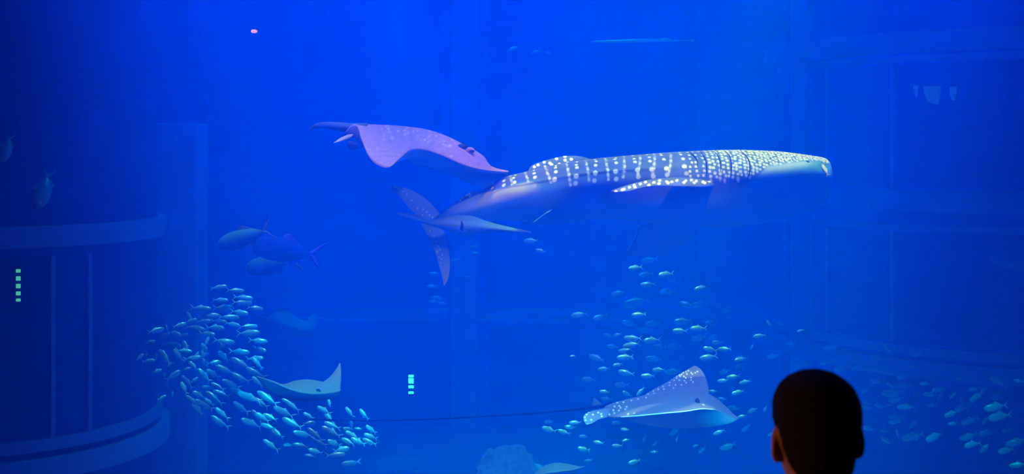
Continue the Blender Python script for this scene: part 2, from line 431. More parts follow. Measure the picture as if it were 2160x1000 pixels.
    while px < 1744:
        sp = np.interp(px, [1484, 1600, 1690, 1744], [11.5, 8.6, 6.6, 4.6])
        r = sp * np.interp(px, [1484, 1560, 1744], [.30, .36, .38])
        lim_py = np.interp(px, [1484, 1530, 1562, 1600, 1650, 1700, 1744], [386, 378, 372, 350, 341, 337, 344])
        lim, _ = arc_at(px, lim_py)
        a = (row % 2) * sp * .5
        while a < lim:
            dab(px + rng.normal(0, .12 * sp), 0, r * rng.uniform(.8, 1.15), r * 1.1, rng.uniform(.8, 1), arc_v=max(0, a + rng.normal(0, .14 * sp)))
            a += sp * 1.05
        px += sp * .82; row += 1
    # --- pale flank and belly
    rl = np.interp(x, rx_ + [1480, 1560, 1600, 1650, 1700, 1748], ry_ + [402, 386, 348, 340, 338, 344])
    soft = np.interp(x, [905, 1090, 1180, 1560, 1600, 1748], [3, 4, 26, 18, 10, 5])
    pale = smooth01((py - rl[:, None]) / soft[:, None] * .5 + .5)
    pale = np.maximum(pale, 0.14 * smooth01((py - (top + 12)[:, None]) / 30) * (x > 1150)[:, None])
    pale_lit_flank = .8 * smooth01((py - rl[:, None]) / 4) * smooth01((rl[:, None] + np.interp(x, [905, 1000, 1120], [16, 36, 34])[:, None] - py) / 16) * (smooth01((x - 925) / 60) * smooth01((1150 - x) / 60))[:, None]  # paler flank, with its lit band put into the colour
    lit_cheek = .45 * smooth01((py - (rl - 3)[:, None]) / 9) * smooth01((np.interp(x, [1540, 1600, 1660, 1700], [384, 372, 362, 352])[:, None] - py) / 18) * (smooth01((x - 1560) / 20) * smooth01((1712 - x) / 30))[:, None]  # lit part of the cheek painted as a paler band
    spot = np.maximum(spot, np.maximum(pale_lit_flank, lit_cheek))
    root = empty('whale_shark', tuple(P(1330, 480, 11.0)))
    tag(root, 'huge spotted shark with broad flat head, dark ridged back and pale belly', 'shark')
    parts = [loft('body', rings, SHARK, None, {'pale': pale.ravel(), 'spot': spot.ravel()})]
    def on_skin(px, pyy, out=0.0):
        i = int(np.clip(np.searchsorted(x, px), 0, n - 1))
        c = np.clip((mid[i] - pyy) / (half[i] if pyy < mid[i] else lowh[i]), -1, 1); s_ = math.sqrt(max(0, 1 - c * c))
        y = Y[i] - w[i] * s_ - out
        z = EYE - (pyy - HY) / F * Y[i] + out * max(0, c)
        return np.array([X[i], y, z])
    # gill slits
    for pts in ([(1450, 322), (1455, 328), (1459, 338), (1458, 350)], [(1471, 321), (1475, 328), (1477, 340), (1476, 358), (1475, 372)],
                [(1500, 320), (1504, 330), (1505, 345), (1503, 362)], [(1523, 319), (1527, 330), (1526, 348), (1524, 366), (1521, 380)],
                [(1554, 319), (1562, 330), (1564, 345), (1561, 362), (1557, 376)]):
        c = catmull([on_skin(a, b, 0.002) for a, b in pts], 16)
        parts.append(tube('gill_slit', c, 0.0075 * np.sin(np.linspace(.35, np.pi - .35, 16)), BLACK, None, 6))
    e = on_skin(1685.5, 340.5, -0.004)
    eye = ball('eye', e, (.021, .014, .014), BLACK); parts.append(eye)
    nst = on_skin(1716, 342.5, -0.004); parts.append(ball('nostril', nst, (.010, .007, .007), BLACK))
    # mouth: a dark wide slit round the blunt snout
    mouth = catmull([on_skin(1690, 349), on_skin(1715, 347), on_skin(1735, 346), on_skin(1744, 348)], 14)
    parts.append(tube('mouth', mouth, .004 * np.sin(np.linspace(.3, np.pi - .1, 14)), DARKSKIN, None, 6))

    def spots_px(lst, r):
        def f(v):
            a, b = project(v); s = np.zeros(len(v))
            for q in lst:
                rr = q[2] if len(q) > 2 else r
                s = np.maximum(s, smooth01((1.25 - np.hypot(a - q[0], b - q[1]) / rr) / .4))
            return s
        return f
    zero = lambda v: np.zeros(len(v))
    const = lambda k: (lambda v: np.full(len(v), k))
    # near pectoral fin, swept back and out towards the window
    A = [P(1519, 389, 10.66), P(1490, 394, 10.50), P(1440, 393.5, 10.30), P(1370, 393, 10.14), P(1322, 404, 10.05), P(1290, 405.5, 10.02)]
    B = [P(1512, 379, 10.70), P(1480, 378, 10.66), P(1440, 375, 10.60), P(1380, 378, 10.42), P(1328, 389, 10.20), P(1289, 402, 10.02)]
    sl = [(1300 + i * 13 + rng.normal(0, 2), np.interp(1300 + i * 13, [1300, 1330, 1380, 1440, 1500], [400, 391, 381, 378, 381]) + rng.uniform(0, 5)) for i in range(16)]
    sl += [(1320 + i * 24 + rng.normal(0, 3), np.interp(1320 + i * 24, [1300, 1330, 1380, 1440, 1500], [403, 397, 388, 385, 386])) for i in range(8)]
    parts.append(blade('pectoral_fin', A, B, .055, SHARK, None, 90, 31, {'pale': const(.08), 'spot': spots_px(sl, 2.6)}))
    # far pectoral fin, hanging down behind the belly
    parts.append(blade('pectoral_fin', [P(1490, 470, 11.36), P(1450, 508, 11.6), P(1385, 540, 11.85), P(1322, 538, 12.0)],
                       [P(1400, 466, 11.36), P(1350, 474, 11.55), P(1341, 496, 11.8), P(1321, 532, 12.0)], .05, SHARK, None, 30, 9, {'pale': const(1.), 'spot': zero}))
    # first dorsal fin
    dl = [(1127, 352), (1135, 348), (1148, 342), (1160, 344), (1164, 347), (1174, 335), (1192, 330), (1192, 338), (1180, 346), (1205, 336), (1198, 344), (1150, 352)]
    parts.append(blade('dorsal_fin', [P(1111, 366, 11.30), P(1115, 357, 11.32), P(1122, 349, 11.34), P(1140, 342, 11.35)],
                       [P(1262, 345, 11.10), P(1240, 334, 11.16), P(1216, 329, 11.26), P(1192, 329, 11.32)], .045, SHARK, None, 40, 60, {'pale': const(.05), 'spot': spots_px(dl, 2.9)}))
    parts.append(blade('dorsal_fin', [P(955, 433, 11.93), P(968, 422, 11.93), P(985, 410, 11.93), P(1000, 402, 11.93)],
                       [P(1022, 404, 11.66), P(1016, 404, 11.72), P(1010, 403, 11.82), P(1005, 401.5, 11.92)], .03, SHARK, None, 26, 20,
                       {'pale': const(.1), 'spot': spots_px([(976, 418), (985, 412.5), (990, 409), (965, 426)], 3)}))
    # pelvic fin and its far twin
    parts.append(blade('pelvic_fin', [P(1165, 442, 10.98), P(1150, 450, 10.90), P(1132, 463, 10.84), P(1124, 469, 10.82)],
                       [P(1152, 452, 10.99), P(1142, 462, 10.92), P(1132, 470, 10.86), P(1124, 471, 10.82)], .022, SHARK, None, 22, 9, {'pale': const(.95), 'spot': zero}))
    parts.append(blade('pelvic_fin', [P(1152, 462, 11.36), P(1130, 468, 11.5), P(1112, 472, 11.6), P(1100, 474, 11.65)],
                       [P(1120, 462, 11.36), P(1112, 466, 11.45), P(1104, 470, 11.56), P(1099, 474, 11.65)], .03, SHARK, None, 18, 9, {'pale': const(.2), 'spot': zero}))
    # tail fin, two lobes
    ul = [(834, 395), (840, 397.5), (844, 401), (850, 404), (858, 410), (868.5, 423), (880.5, 439.5), (893, 441.5), (900.5, 447), (906, 453.5), (891, 454), (898, 464), (912.5, 458.5)]
    parts.append(blade('tail_lobe', [P(928, 451, 12.06), P(905, 425, 12.14), P(872, 403, 12.25), P(845, 394, 12.36), P(824, 393, 12.45)],
                       [P(905, 471, 12.10), P(884, 458, 12.16), P(864, 440, 12.27), P(842, 414, 12.37), P(823, 395, 12.45)], .05, SHARK, None, 90, 45, {'pale': const(.75), 'spot': lambda v: np.maximum(.26, spots_px(ul, 2.0)(v))}))
    ll = [(907, 487), (915, 499), (920, 510), (925, 520), (918, 516), (923, 530), (928, 527), (922, 534), (933, 538), (931, 546), (926, 543), (929, 555), (921, 531), (928, 562)]
    A = [P(922, 470, 12.04), P(938, 492, 12.02), P(946, 525, 12.0), P(949, 560, 12.02), P(945, 588, 12.05), P(938, 602, 12.08)]
    B = [P(888, 472, 12.14), P(901, 495, 12.12), P(915, 525, 12.10), P(925, 556, 12.09), P(932, 582, 12.09), P(936, 601, 12.09)]
    parts.append(blade('tail_lobe', A, B, .05, SHARK, None, 90, 45, {'pale': lambda v: .6 + .4 * smooth01((project(v)[1] - 520) / 60), 'spot': lambda v: np.maximum(.24 + .45 * smooth01((project(v)[1] - 530) / 60), spots_px(ll, 1.8)(v))}))
    adopt(root, parts)
make_whale_shark()

# ------------------------------------------------------------------ rays
def sheet_ray(name, S, N, Fr, B, mat, n=90, m=36, marks=None, pale_low=1.0, pale_top=0.0, arch=0.5):
    """a ray's body: back from near edge N over crest S to far edge Fr, belly from N under B to Fr, all running snout to tail"""
    S, N, Fr, B = (catmull(q, n) for q in (S, N, Fr, B))
    def side(a, c, b, k):
        u = np.linspace(0, 1, k)[None, :, None]
        ctl = 2 * c - .5 * (a + b)
        bez = (1 - u) ** 2 * a[:, None] + 2 * u * (1 - u) * ctl[:, None] + u * u * b[:, None]
        # piecewise straight through the crest keeps the outline at the crest
        lin = np.where(u < .5, a[:, None] + (c - a)[:, None] * np.sin(u * np.pi), c[:, None] + (b - c)[:, None] * (1 - np.sin(u * np.pi)))
        return lin * (1 - arch) + bez * arch
    topc = side(N, S, Fr, m); botc = side(Fr, B, N, m)
    rings = np.concatenate([topc, botc[:, 1:-1]], axis=1)
    flat = rings.reshape(-1, 3)
    k = np.arange(rings.shape[1])
    low = np.where(k < m, pale_top, pale_low)
    pale = np.broadcast_to(low[None, :], rings.shape[:2]).ravel().astype(float).copy()
    spot = np.zeros(len(flat))
    if marks is not None:
        a, b = project(flat)
        up = np.broadcast_to((k < m)[None, :], rings.shape[:2]).ravel()
        for q in marks:
            spot = np.maximum(spot, up * smooth01((1.3 - np.hypot(a - q[0], b - q[1]) / q[2]) / .45) * (q[3] if len(q) > 3 else 1))
    return loft(name, rings, mat, None, {'pale': pale, 'spot': spot})

PURPLE = skin('lavender_hide', (0.42, 0.21, 0.36), (0.30, 0.46, 0.55), (0.85, 0.70, 0.85), .5, .3, 22.0, .45)
def make_stingray():
    S = [P(1073, 361, 11.45), P(1058, 357.5, 11.46), P(1045, 354, 11.47), P(1036, 350, 11.48), P(1029, 342, 11.49), P(1022, 331, 11.5), P(1008, 321, 11.52), P(975, 303, 11.55), P(940, 286, 11.58), P(900, 273, 11.6), P(850, 266, 11.6), P(800, 263, 11.58), P(765, 262, 11.5), P(748, 264, 11.4)]
    N = [P(1073, 362, 11.44), P(1058, 362, 11.40), P(1046, 361, 11.36), P(1034, 360, 11.3), P(1020, 358, 11.22), P(990, 352, 11.08), P(965, 343, 10.98), P(930, 327, 10.88), P(892, 315, 10.8), P(866, 316, 10.72), P(846, 331, 10.62), P(818, 354, 10.50), P(796, 348, 10.55), P(778, 330, 10.7), P(766, 303, 10.9), P(758, 280, 11.1), P(748, 266, 11.38)]
    Fr = [P(1073, 362, 11.46), P(1068, 372, 11.62), P(1050, 392, 11.95), P(1030, 404, 12.2), P(1000, 392, 12.4), P(960, 374, 12.55), P(915, 358, 12.65), P(870, 344, 12.7), P(830, 322, 12.7), P(795, 300, 12.5), P(768, 282, 12.1), P(748, 267, 11.42)]
    B = [P(1073, 363, 11.45), P(1050, 366, 11.46), P(1020, 366, 11.6), P(990, 364, 11.7), P(950, 352, 11.8), P(900, 336, 11.8), P(850, 320, 11.7), P(800, 300, 11.6), P(770, 284, 11.5), P(748, 267, 11.4)]
    r = np.random.default_rng(3)
    marks = [(r.uniform(790, 960), 0, r.uniform(1.0, 2.2), r.uniform(.3, .9)) for _ in range(60)]
    marks = [(q[0], np.interp(q[0], [790, 880, 960], [272, 284, 312]) + r.normal(0, 9), q[2], q[3]) for q in marks]
    root = empty('stingray', tuple(P(900, 350, 11.5)))
    tag(root, 'lavender stingray with long snout and drooping wing above the spotted shark', 'ray')
    parts = [sheet_ray('body', S, N, Fr, B, PURPLE, 150, 46, marks, .9, 0, .35)]
    # tail, darker and thick, with a bent tip
    parts.append(tube('tail', catmull([P(775, 272, 11.45), P(745, 271, 11.46), P(715, 267, 11.5), P(685, 264, 11.56), P(664, 267, 11.6), P(650, 277, 11.62)], 40),
                      np.interp(np.linspace(0, 1, 40), [0, .3, .8, 1], [.062, .05, .026, .006]), DARKSKIN, None, 12))
    # rolled hind edge of the near wing
    parts.append(blade('wing_fold', [P(759, 284, 11.06), P(757, 270, 11.08), P(752, 262, 11.12), P(742, 264, 11.2), P(727, 280, 11.3)],
                       [P(772, 318, 11.08), P(756, 302, 11.18), P(744, 290, 11.24), P(734, 284, 11.28), P(726, 281, 11.31)], .02, PURPLE, None, 30, 9, {'pale': lambda v: np.full(len(v), .2), 'spot': lambda v: np.zeros(len(v))}))
    parts.append(blade('pelvic_fin', [P(746, 283, 11.2), P(735, 284, 11.15), P(718, 291, 11.1), P(704, 301, 11.05)],
                       [P(740, 291, 11.15), P(728, 296, 11.1), P(714, 300, 11.06), P(704, 302, 11.05)], .02, PURPLE, None, 18, 7, {'pale': lambda v: np.full(len(v), .3), 'spot': lambda v: np.zeros(len(v))}))
    parts.append(blade('pelvic_fin', [P(772, 306, 11.35), P(760, 312, 11.34), P(748, 316, 11.33), P(738, 316, 11.32)],
                       [P(735, 297, 11.3), P(733, 303, 11.3), P(734, 309, 11.31), P(737, 315, 11.32)], .02, DARKSKIN, None, 18, 7))
    # spiracle, eye
    parts.append(ball('spiracle', P(975.5, 311.5, 11.33), (.060, .045, .040), BLACK))
    ey = ball('eye', P(992, 317.5, 11.30), (.046, .035, .034), PURPLE); parts.append(ey)
    parts.append(ball('pupil', P(995, 318.5, 11.262), (.026, .014, .014), BLACK))
    adopt(root, parts)
    parts[-1].parent = ey
make_stingray()

WHIP = plain('black_whip_tail', (0.002, 0.003, 0.008), 1.0, 0.0)
EAGLE = skin('eagle_ray_hide', (0.15, 0.13, 0.20), (0.20, 0.36, 0.44), (0.95, 0.95, 0.95), .45, .3, 18.0, .25)
def make_eagle_ray():
    def z4(l, r=1.55): return [(1200 + a / 5.684, 750 + b / 5.684, r) for a, b in l]
    wing = z4([(1432, 182), (1405, 196), (1370, 207), (1350, 228), (1325, 234), (1293, 247), (1258, 262), (1228, 286), (1192, 305), (1158, 325), (1112, 347), (1066, 377), (1026, 396), (975, 421), (920, 454), (867, 481),
               (1465, 205), (1480, 222), (1515, 207), (1540, 192), (1415, 222), (1378, 250), (1400, 268), (1332, 250), (1290, 270), (1262, 297), (1323, 295), (1385, 303), (1407, 326), (1465, 266), (1465, 295), (1487, 318),
               (1208, 327), (1205, 357), (1278, 352), (1350, 352), (1255, 390), (1128, 372), (1138, 402), (1072, 406), (1013, 426), (1024, 455), (1065, 480), (950, 463)])
    body = z4([(578, 565), (655, 560), (750, 538), (832, 522), (927, 505), (548, 610), (620, 626), (693, 615), (533, 655), (598, 660), (676, 648), (545, 690), (486, 705), (710, 703), (440, 672), (398, 645), (784, 690), (605, 605)], 1.6)
    fin = z4([(236, 678), (212, 708), (288, 708), (192, 740), (200, 775), (268, 771), (352, 684), (388, 700), (392, 728)], 1.8)
    S = [P(1557, 882, 10.9), P(1548, 875, 10.92), P(1535, 865, 10.96), P(1522, 852, 11.0), P(1500, 837, 11.03), P(1470, 828, 11.08), P(1430, 827, 11.1), P(1390, 831, 11.12), P(1350, 838, 11.15), P(1310, 847, 11.18), P(1280, 856, 11.2), P(1268, 866, 11.2)]
    N = [P(1557, 883, 10.89), P(1547, 882, 10.86), P(1530, 872, 10.78), P(1505, 864, 10.65), P(1478, 863, 10.5), P(1445, 868, 10.4), P(1400, 872, 10.38), P(1350, 877, 10.45), P(1310, 880, 10.65), P(1285, 880, 10.9), P(1268, 870, 11.15)]
    Fr = [P(1557, 882, 10.91), P(1548, 874, 11.0), P(1530, 856, 11.1), P(1505, 836, 11.25), P(1475, 826, 11.45), P(1430, 825, 11.6), P(1390, 828, 11.55), P(1350, 836, 11.45), P(1310, 846, 11.36), P(1280, 856, 11.3), P(1268, 866, 11.22)]
    B = [P(1557, 884, 10.9), P(1540, 893, 10.85), P(1510, 899, 10.8), P(1470, 903, 10.75), P(1430, 903, 10.75), P(1390, 901, 10.8), P(1350, 893, 10.88), P(1315, 884, 11.0), P(1290, 880, 11.1), P(1268, 871, 11.2)]
    root = empty('eagle_ray', tuple(P(1420, 900, 11.0)))
    tag(root, 'spotted eagle ray with one white-dotted wing raised and a whip tail', 'ray')
    parts = [sheet_ray('body', S, N, Fr, B, EAGLE, 170, 60, body, .9, 0, .25)]
    k0 = lambda v: np.zeros(len(v))
    def wm_(v):
        a, b = project(v); s = np.zeros(len(v))
        for q in wing: s = np.maximum(s, smooth01((1.3 - np.hypot(a - q[0], b - q[1]) / q[2]) / .45))
        return s
    parts.append(blade('wing', [P(1497, 842, 11.14), P(1495, 818, 11.45), P(1488, 795, 11.75), P(1477, 778, 12.0), P(1468, 773, 12.1)],
                       [P(1345, 843, 11.2), P(1372, 826, 11.45), P(1405, 808, 11.7), P(1438, 787, 11.95), P(1462, 774, 12.1)], .09, EAGLE, None, 110, 70,
                       {'pale': k0, 'spot': wm_}))
    def fm(v):
        a, b = project(v); s = np.zeros(len(v))
        for q in fin: s = np.maximum(s, smooth01((1.3 - np.hypot(a - q[0], b - q[1]) / q[2]) / .45))
        return np.maximum(s, .8 * smooth01((b - 892) / 2))
    parts.append(blade('pelvic_fin', [P(1292, 862, 11.12), P(1268, 863, 11.06), P(1245, 868, 11.0), P(1231, 877, 10.96), P(1231, 889, 10.93)],
                       [P(1300, 880, 11.0), P(1276, 882, 10.96), P(1262, 886, 10.94), P(1252, 892, 10.92), P(1238, 896, 10.92)], .03, EAGLE, None, 50, 31, {'pale': k0, 'spot': fm}))
    parts.append(blade('dorsal_fin', [P(1272, 856, 11.32), P(1266, 850, 11.32), P(1259, 843, 11.32), P(1253, 840, 11.32)],
                       [P(1248, 857, 11.32), P(1249, 851, 11.32), P(1251, 845, 11.32), P(1252, 840, 11.32)], .02, DARKSKIN, None, 14, 7))
    parts.append(tube('tail', catmull([P(1290, 854, 11.28), P(1265, 857, 11.3), P(1200, 866, 11.3), P(1100, 874, 11.25), P(980, 881, 11.2), P(860, 886, 11.1), P(760, 887, 11.0), P(640, 884, 10.9)], 90),
                      np.interp(np.linspace(0, 1, 90), [0, .05, .2, 1], [.034, .016, .010, .005]), WHIP, None, 8))
    parts.append(tube('edge_highlight', catmull(N[3:9], 40), .0055, plain('white_highlight', (.75, .85, .9), .5, .3), None, 6))  # bright highlight along the wing, built as a thin white tube
    parts.append(ball('spiracle', P(1471, 849, 10.74), (.024, .06, .040), BLACK))
    parts.append(ball('eye', P(1483, 857, 10.66), (.020, .03, .020), plain('pale_eye_rim', (.7, .66, .72), .5, .3)))
    parts.append(ball('gill_patch', P(1496, 866, 10.68), (.034, .02, .014), DARKSKIN))
    adopt(root, parts)
make_eagle_ray()

COW = skin('brown_ray_hide', (0.17, 0.135, 0.11), (0.03, 0.05, 0.08), (0.8, 0.8, 0.8), .55, .2, 20.0, .25)
def make_cownose():
    D = 10.2
    S = [P(719, 822, D), P(712, 819, D + .02), P(690, 810, D + .1), P(665, 803, D + .15), P(645, 801, D + .2), P(620, 804, D + .2), P(600, 810, D + .15), P(575, 803, D), P(541, 793, D - .1)]
    N = [P(719, 823, D - .02), P(712, 826, D - .1), P(690, 829, D - .22), P(665, 830, D - .28), P(640, 828, D - .3), P(615, 821, D - .3), P(598, 814, D - .3), P(575, 804, D - .28), P(541, 794, D - .2)]
    Fr = [P(719, 822, D + .02), P(715, 818, D + .1), P(695, 810, D + .3), P(668, 804, D + .45), P(645, 802, D + .5), P(620, 806, D + .4), P(600, 812, D + .3), P(575, 806, D + .1), P(541, 795, D - .05)]
    B = [P(719, 826, D - .02), P(716, 834, D - .08), P(700, 841, D - .15), P(670, 846, D - .2), P(640, 847, D - .2), P(610, 843, D - .22), P(585, 836, D - .24), P(562, 822, D - .24), P(541, 796, D - .2)]
    root = empty('brown_ray', tuple(P(640, 845, D)))
    tag(root, 'grey-brown ray with raised pointed wing in front of the dense left school', 'ray')
    parts = [sheet_ray('body', S, N, Fr, B, COW, 90, 30, None, 1.0, 0, .3)]
    one = lambda v: np.zeros(len(v))
    parts.append(blade('wing', [P(719, 824, D + .04), P(720, 805, D + .25), P(720, 785, D + .45), P(718, 767, D + .6)],
                       [P(668, 812, D + .2), P(688, 802, D + .35), P(704, 786, D + .5), P(716, 768, D + .6)], .06, COW, None, 30, 15, {'pale': one, 'spot': one}))
    parts.append(ball('spiracle', P(671, 822, D - .2), (.018, .012, .010), BLACK))
    parts.append(ball('eye', P(675, 825, D - .235), (.008, .008, .008), BLACK))
    adopt(root, parts)
make_cownose()

BLUEGREY = skin('blue_grey_hide', (0.05, 0.15, 0.24), (0.08, 0.20, 0.30), (0.8, 0.8, 0.8), .5, .2, 12.0, .2)
def make_head_on_ray():
    D = 11.2
    top = [(835, 448, .0), (860, 450, .05), (890, 456, .12), (915, 463, .2), (935, 459, .3), (955, 455, .36), (975, 454, .38), (998, 456, .36), (1022, 465, .28), (1050, 473, .18), (1085, 481, .08), (1120, 488, 0)]
    bot = [(835, 449), (860, 460), (890, 470), (915, 478), (935, 484), (955, 491), (975, 497), (998, 495), (1022, 492), (1050, 491), (1085, 492), (1120, 491)]
    n, m = 80, 28
    a = catmull([P(x, y, D) for x, y, _ in top], n); b = catmull([P(x, y, D) for x, y in bot], n)
    hw = np.interp(np.linspace(0, 1, n), np.linspace(0, 1, 12), [max(q[2], .012) for q in top]) * .55
    t = np.linspace(0, 2 * np.pi, m, endpoint=False)
    mid = (a + b) / 2; h = (a - b) / 2
    rings = mid[:, None] + h[:, None] * np.cos(t)[None, :, None]
    rings[:, :, 1] -= hw[:, None] * np.sin(t)[None, :]
    pale = np.broadcast_to(smooth01(-np.cos(t) * 1.2 + .5)[None, :], (n, m)).ravel()
    root = empty('blue_ray', tuple(P(975, 497, D)))
    tag(root, 'blue-grey ray swimming head-on with wings spread under the spotted tail', 'ray')
    parts = [loft('body', rings, BLUEGREY, None, {'pale': pale, 'spot': 0 * pale})]
    f = D - .19
    parts.append(blade('mouth', [P(972, 467, f), P(972, 475, f - .015), P(970, 482, f - .012), P(973, 487, f)], [P(975, 467, f), P(978, 475, f - .015), P(979, 481, f - .012), P(977, 487, f)], .03, BLACK, None, 14, 7))
    parts.append(tube('gill_slit', catmull([P(952, 486, f + .02), P(958, 484, f), P(962, 478, f - .004)], 10), .006, DARKSKIN, None, 6))
    parts.append(tube('gill_slit', catmull([P(985, 482, f - .004), P(988, 487, f), P(993, 491, f + .02)], 10), .006, DARKSKIN, None, 6))
    adopt(root, parts)
make_head_on_ray()

def make_faint_ray(name, label, D, pts, mat, dz=.3):
    """a broad ray seen far off in the haze: top outline, lower outline, snout to tail"""
    S = [P(a, b, D) for a, b, c in pts]; B = [P(a, c, D) for a, b, c in pts]
    N = [P(a, b * .35 + c * .65, D - dz * k) for (a, b, c), k in zip(pts, np.sin(np.linspace(0, np.pi, len(pts))))]
    Fr = [P(a, b * .6 + c * .4, D + dz * k) for (a, b, c), k in zip(pts, np.sin(np.linspace(0, np.pi, len(pts))))]
    root = empty(name, tuple(P(pts[len(pts)//2][0], pts[len(pts)//2][2], D)))
    tag(root, label, 'ray')
    body = sheet_ray('body', S, N, Fr, B, mat, 50, 16, None, .8, .2, .4)
    return root, [body]
root, parts = make_faint_ray('pale_ray', 'faint pale ray in the haze behind the top of the dense left school', 15.0,
    [(560, 672, 673), (580, 660, 690), (605, 657, 704), (630, 672, 709), (648, 676, 709), (660, 668, 704), (668, 664, 692)], BLUEGREY, .5)
parts.append(blade('wing', [P(670, 690, 15), P(671, 680, 15.1), P(668, 672, 15.2), P(659, 663, 15.3)], [P(640, 690, 15), P(645, 682, 15.1), P(650, 673, 15.2), P(657, 664, 15.3)], .05, BLUEGREY, None, 16, 7,
                   {'pale': lambda v: np.full(len(v), .4), 'spot': lambda v: np.zeros(len(v))}))
parts.append(tube('tail', catmull([P(562, 672, 15.0), P(545, 668, 15.05), P(520, 660, 15.1)], 14), np.linspace(.02, .006, 14), BLUEGREY, None, 6))
adopt(root, parts)
root, parts = make_faint_ray('pale_ray', 'pale ray gliding low beside the rock mound at the bottom edge', 13.2,
    [(1234, 983, 985), (1222, 984, 990), (1205, 980, 999), (1180, 976, 1006), (1155, 980, 1010), (1135, 992, 1012), (1120, 1006, 1008)], BLUEGREY, .6)
parts.append(tube('tail', catmull([P(1124, 1006, 13.2), P(1100, 1012, 13.2), P(1070, 1016, 13.2)], 14), np.linspace(.03, .008, 14), BLUEGREY, None, 6))
adopt(root, parts)
root, parts = make_faint_ray('pale_ray', 'large dim ray at the right edge below the round bay moulding', 12.6,
    [(2085, 546, 547), (2098, 533, 556), (2120, 525, 566), (2148, 522, 571), (2180, 526, 570), (2205, 536, 560), (2220, 547, 549)], BLUEGREY, .5)
parts.append(tube('tail', catmull([P(2215, 548, 12.6), P(2240, 549, 12.6), P(2275, 552, 12.6)], 14), np.linspace(.025, .008, 14), BLUEGREY, None, 6))
adopt(root, parts)

# ------------------------------------------------------------------ fishes
def fish_mat(name, back, belly, rough=.3, metal=.35):
    m, nt, b = new_mat(name)
    L = nt.links.new
    tc = nt.nodes.new('ShaderNodeTexCoord'); sx = nt.nodes.new('ShaderNodeSeparateXYZ'); L(tc.outputs['Generated'], sx.inputs[0])
    rp = nt.nodes.new('ShaderNodeValToRGB'); rp.color_ramp.elements[0].position = .45; rp.color_ramp.elements[1].position = .85
    rp.color_ramp.elements[0].color = (*belly, 1); rp.color_ramp.elements[1].color = (*back, 1)
    nz = nt.nodes.new('ShaderNodeTexNoise'); nz.inputs['Scale'].default_value = 5; L(tc.outputs['Generated'], nz.inputs['Vector'])
    ma = nt.nodes.new('ShaderNodeMath'); ma.operation = 'MULTIPLY_ADD'; ma.inputs[1].default_value = .25; L(nz.outputs[0], ma.inputs[0]); L(sx.outputs['Z'], ma.inputs[2])
    L(ma.outputs[0], rp.inputs[0]); L(rp.outputs[0], b.inputs['Base Color'])
    b.inputs['Roughness'].default_value = rough; b.inputs['Metallic'].default_value = metal
    b.inputs['Specular IOR Level'].default_value = .6 if rough < .5 else .1
    return m
SILVER = fish_mat('silver_fish', (0.12, 0.52, 0.62), (0.12, 0.60, 0.72))
FIN = plain('pale_fin', (0.14, 0.58, 0.70), .4, .4)
JACK = fish_mat('jack_fish', (0.03, 0.18, 0.07), (0.0, 0.03, 0.08), .7, .0)
JACKB = fish_mat('blue_jack_fish', (0.0, 0.02, 0.40), (0.0, 0.04, 0.16), .7, .0)
FINB = plain('blue_fin', (0.02, 0.03, 0.75), .5, .3)

def fish_body_mesh(name, mat, depth=.15, width=.09, bend=0.0, n=18, m=12, hump=.38):
    """unit-long fish along +x (head at +.5), height along z"""
    s = np.linspace(0, 1, n)                     # 0 snout, 1 tail root
    prof = (s ** .62) * (1 - s) ** .85
    prof /= prof.max()
    h = depth * prof + .012 * (1 - s) + .010
    w = width * prof + .008
    h[0] = .006; w[0] = .006
    x = .5 - s * .82
    yb = bend * (s - .3) ** 2 * np.sign(s - .3)
    t = np.linspace(0, 2 * np.pi, m, endpoint=False)
    rings = np.stack([np.broadcast_to(x[:, None], (n, m)), yb[:, None] + w[:, None] * np.sin(t), .1 * depth * np.sin(s * 3)[:, None] * 0 + h[:, None] * np.cos(t) * np.where(np.cos(t) > 0, .92, 1.08)], -1)
    o = loft(name, rings, mat); me = o.data; bpy.data.objects.remove(o)
    return me, (x[-1], yb[-1])
def fin_mesh(name, A, B, th, mat, n=8, m=5):
    o = blade(name, A, B, th, mat, None, n, m); me = o.data; bpy.data.objects.remove(o)
    return me
def tail_mesh(name, mat, x0, y0, spread=.165, L=.2):
    def lobe(sg):
        A = [(x0 + .03, y0, sg * .005), (x0 - .05, y0, sg * spread * .45), (x0 - L * .75, y0, sg * spread * .85), (x0 - L, y0, sg * spread)]
        B = [(x0 + .02, y0, -sg * .012), (x0 - .06, y0, sg * .01), (x0 - L * .62, y0, sg * spread * .5), (x0 - L, y0, sg * spread * .97)]
        a = catmull(np.array(A), 7); b = catmull(np.array(B), 7)
        u = np.linspace(0, 1, 4); mid = a[:, None] * (1 - u)[None, :, None] + b[:, None] * u[None, :, None]
        th = .008 * (4 * u * (1 - u))[None, :] * np.linspace(1, .3, 7)[:, None]
        tp = mid.copy(); tp[:, :, 1] += th; bt = mid.copy(); bt[:, :, 1] -= th
        return np.concatenate([tp, bt[:, ::-1][:, 1:-1]], axis=1)
    l1, l2 = lobe(1), lobe(-1); n, m = l1.shape[:2]
    f1 = ring_faces(n, m); f2 = [[i + n * m for i in f] for f in f1]
    o = mesh(name, np.concatenate([l1.reshape(-1, 3), l2.reshape(-1, 3)]), f1 + f2, mat); me = o.data; bpy.data.objects.remove(o)
    return me
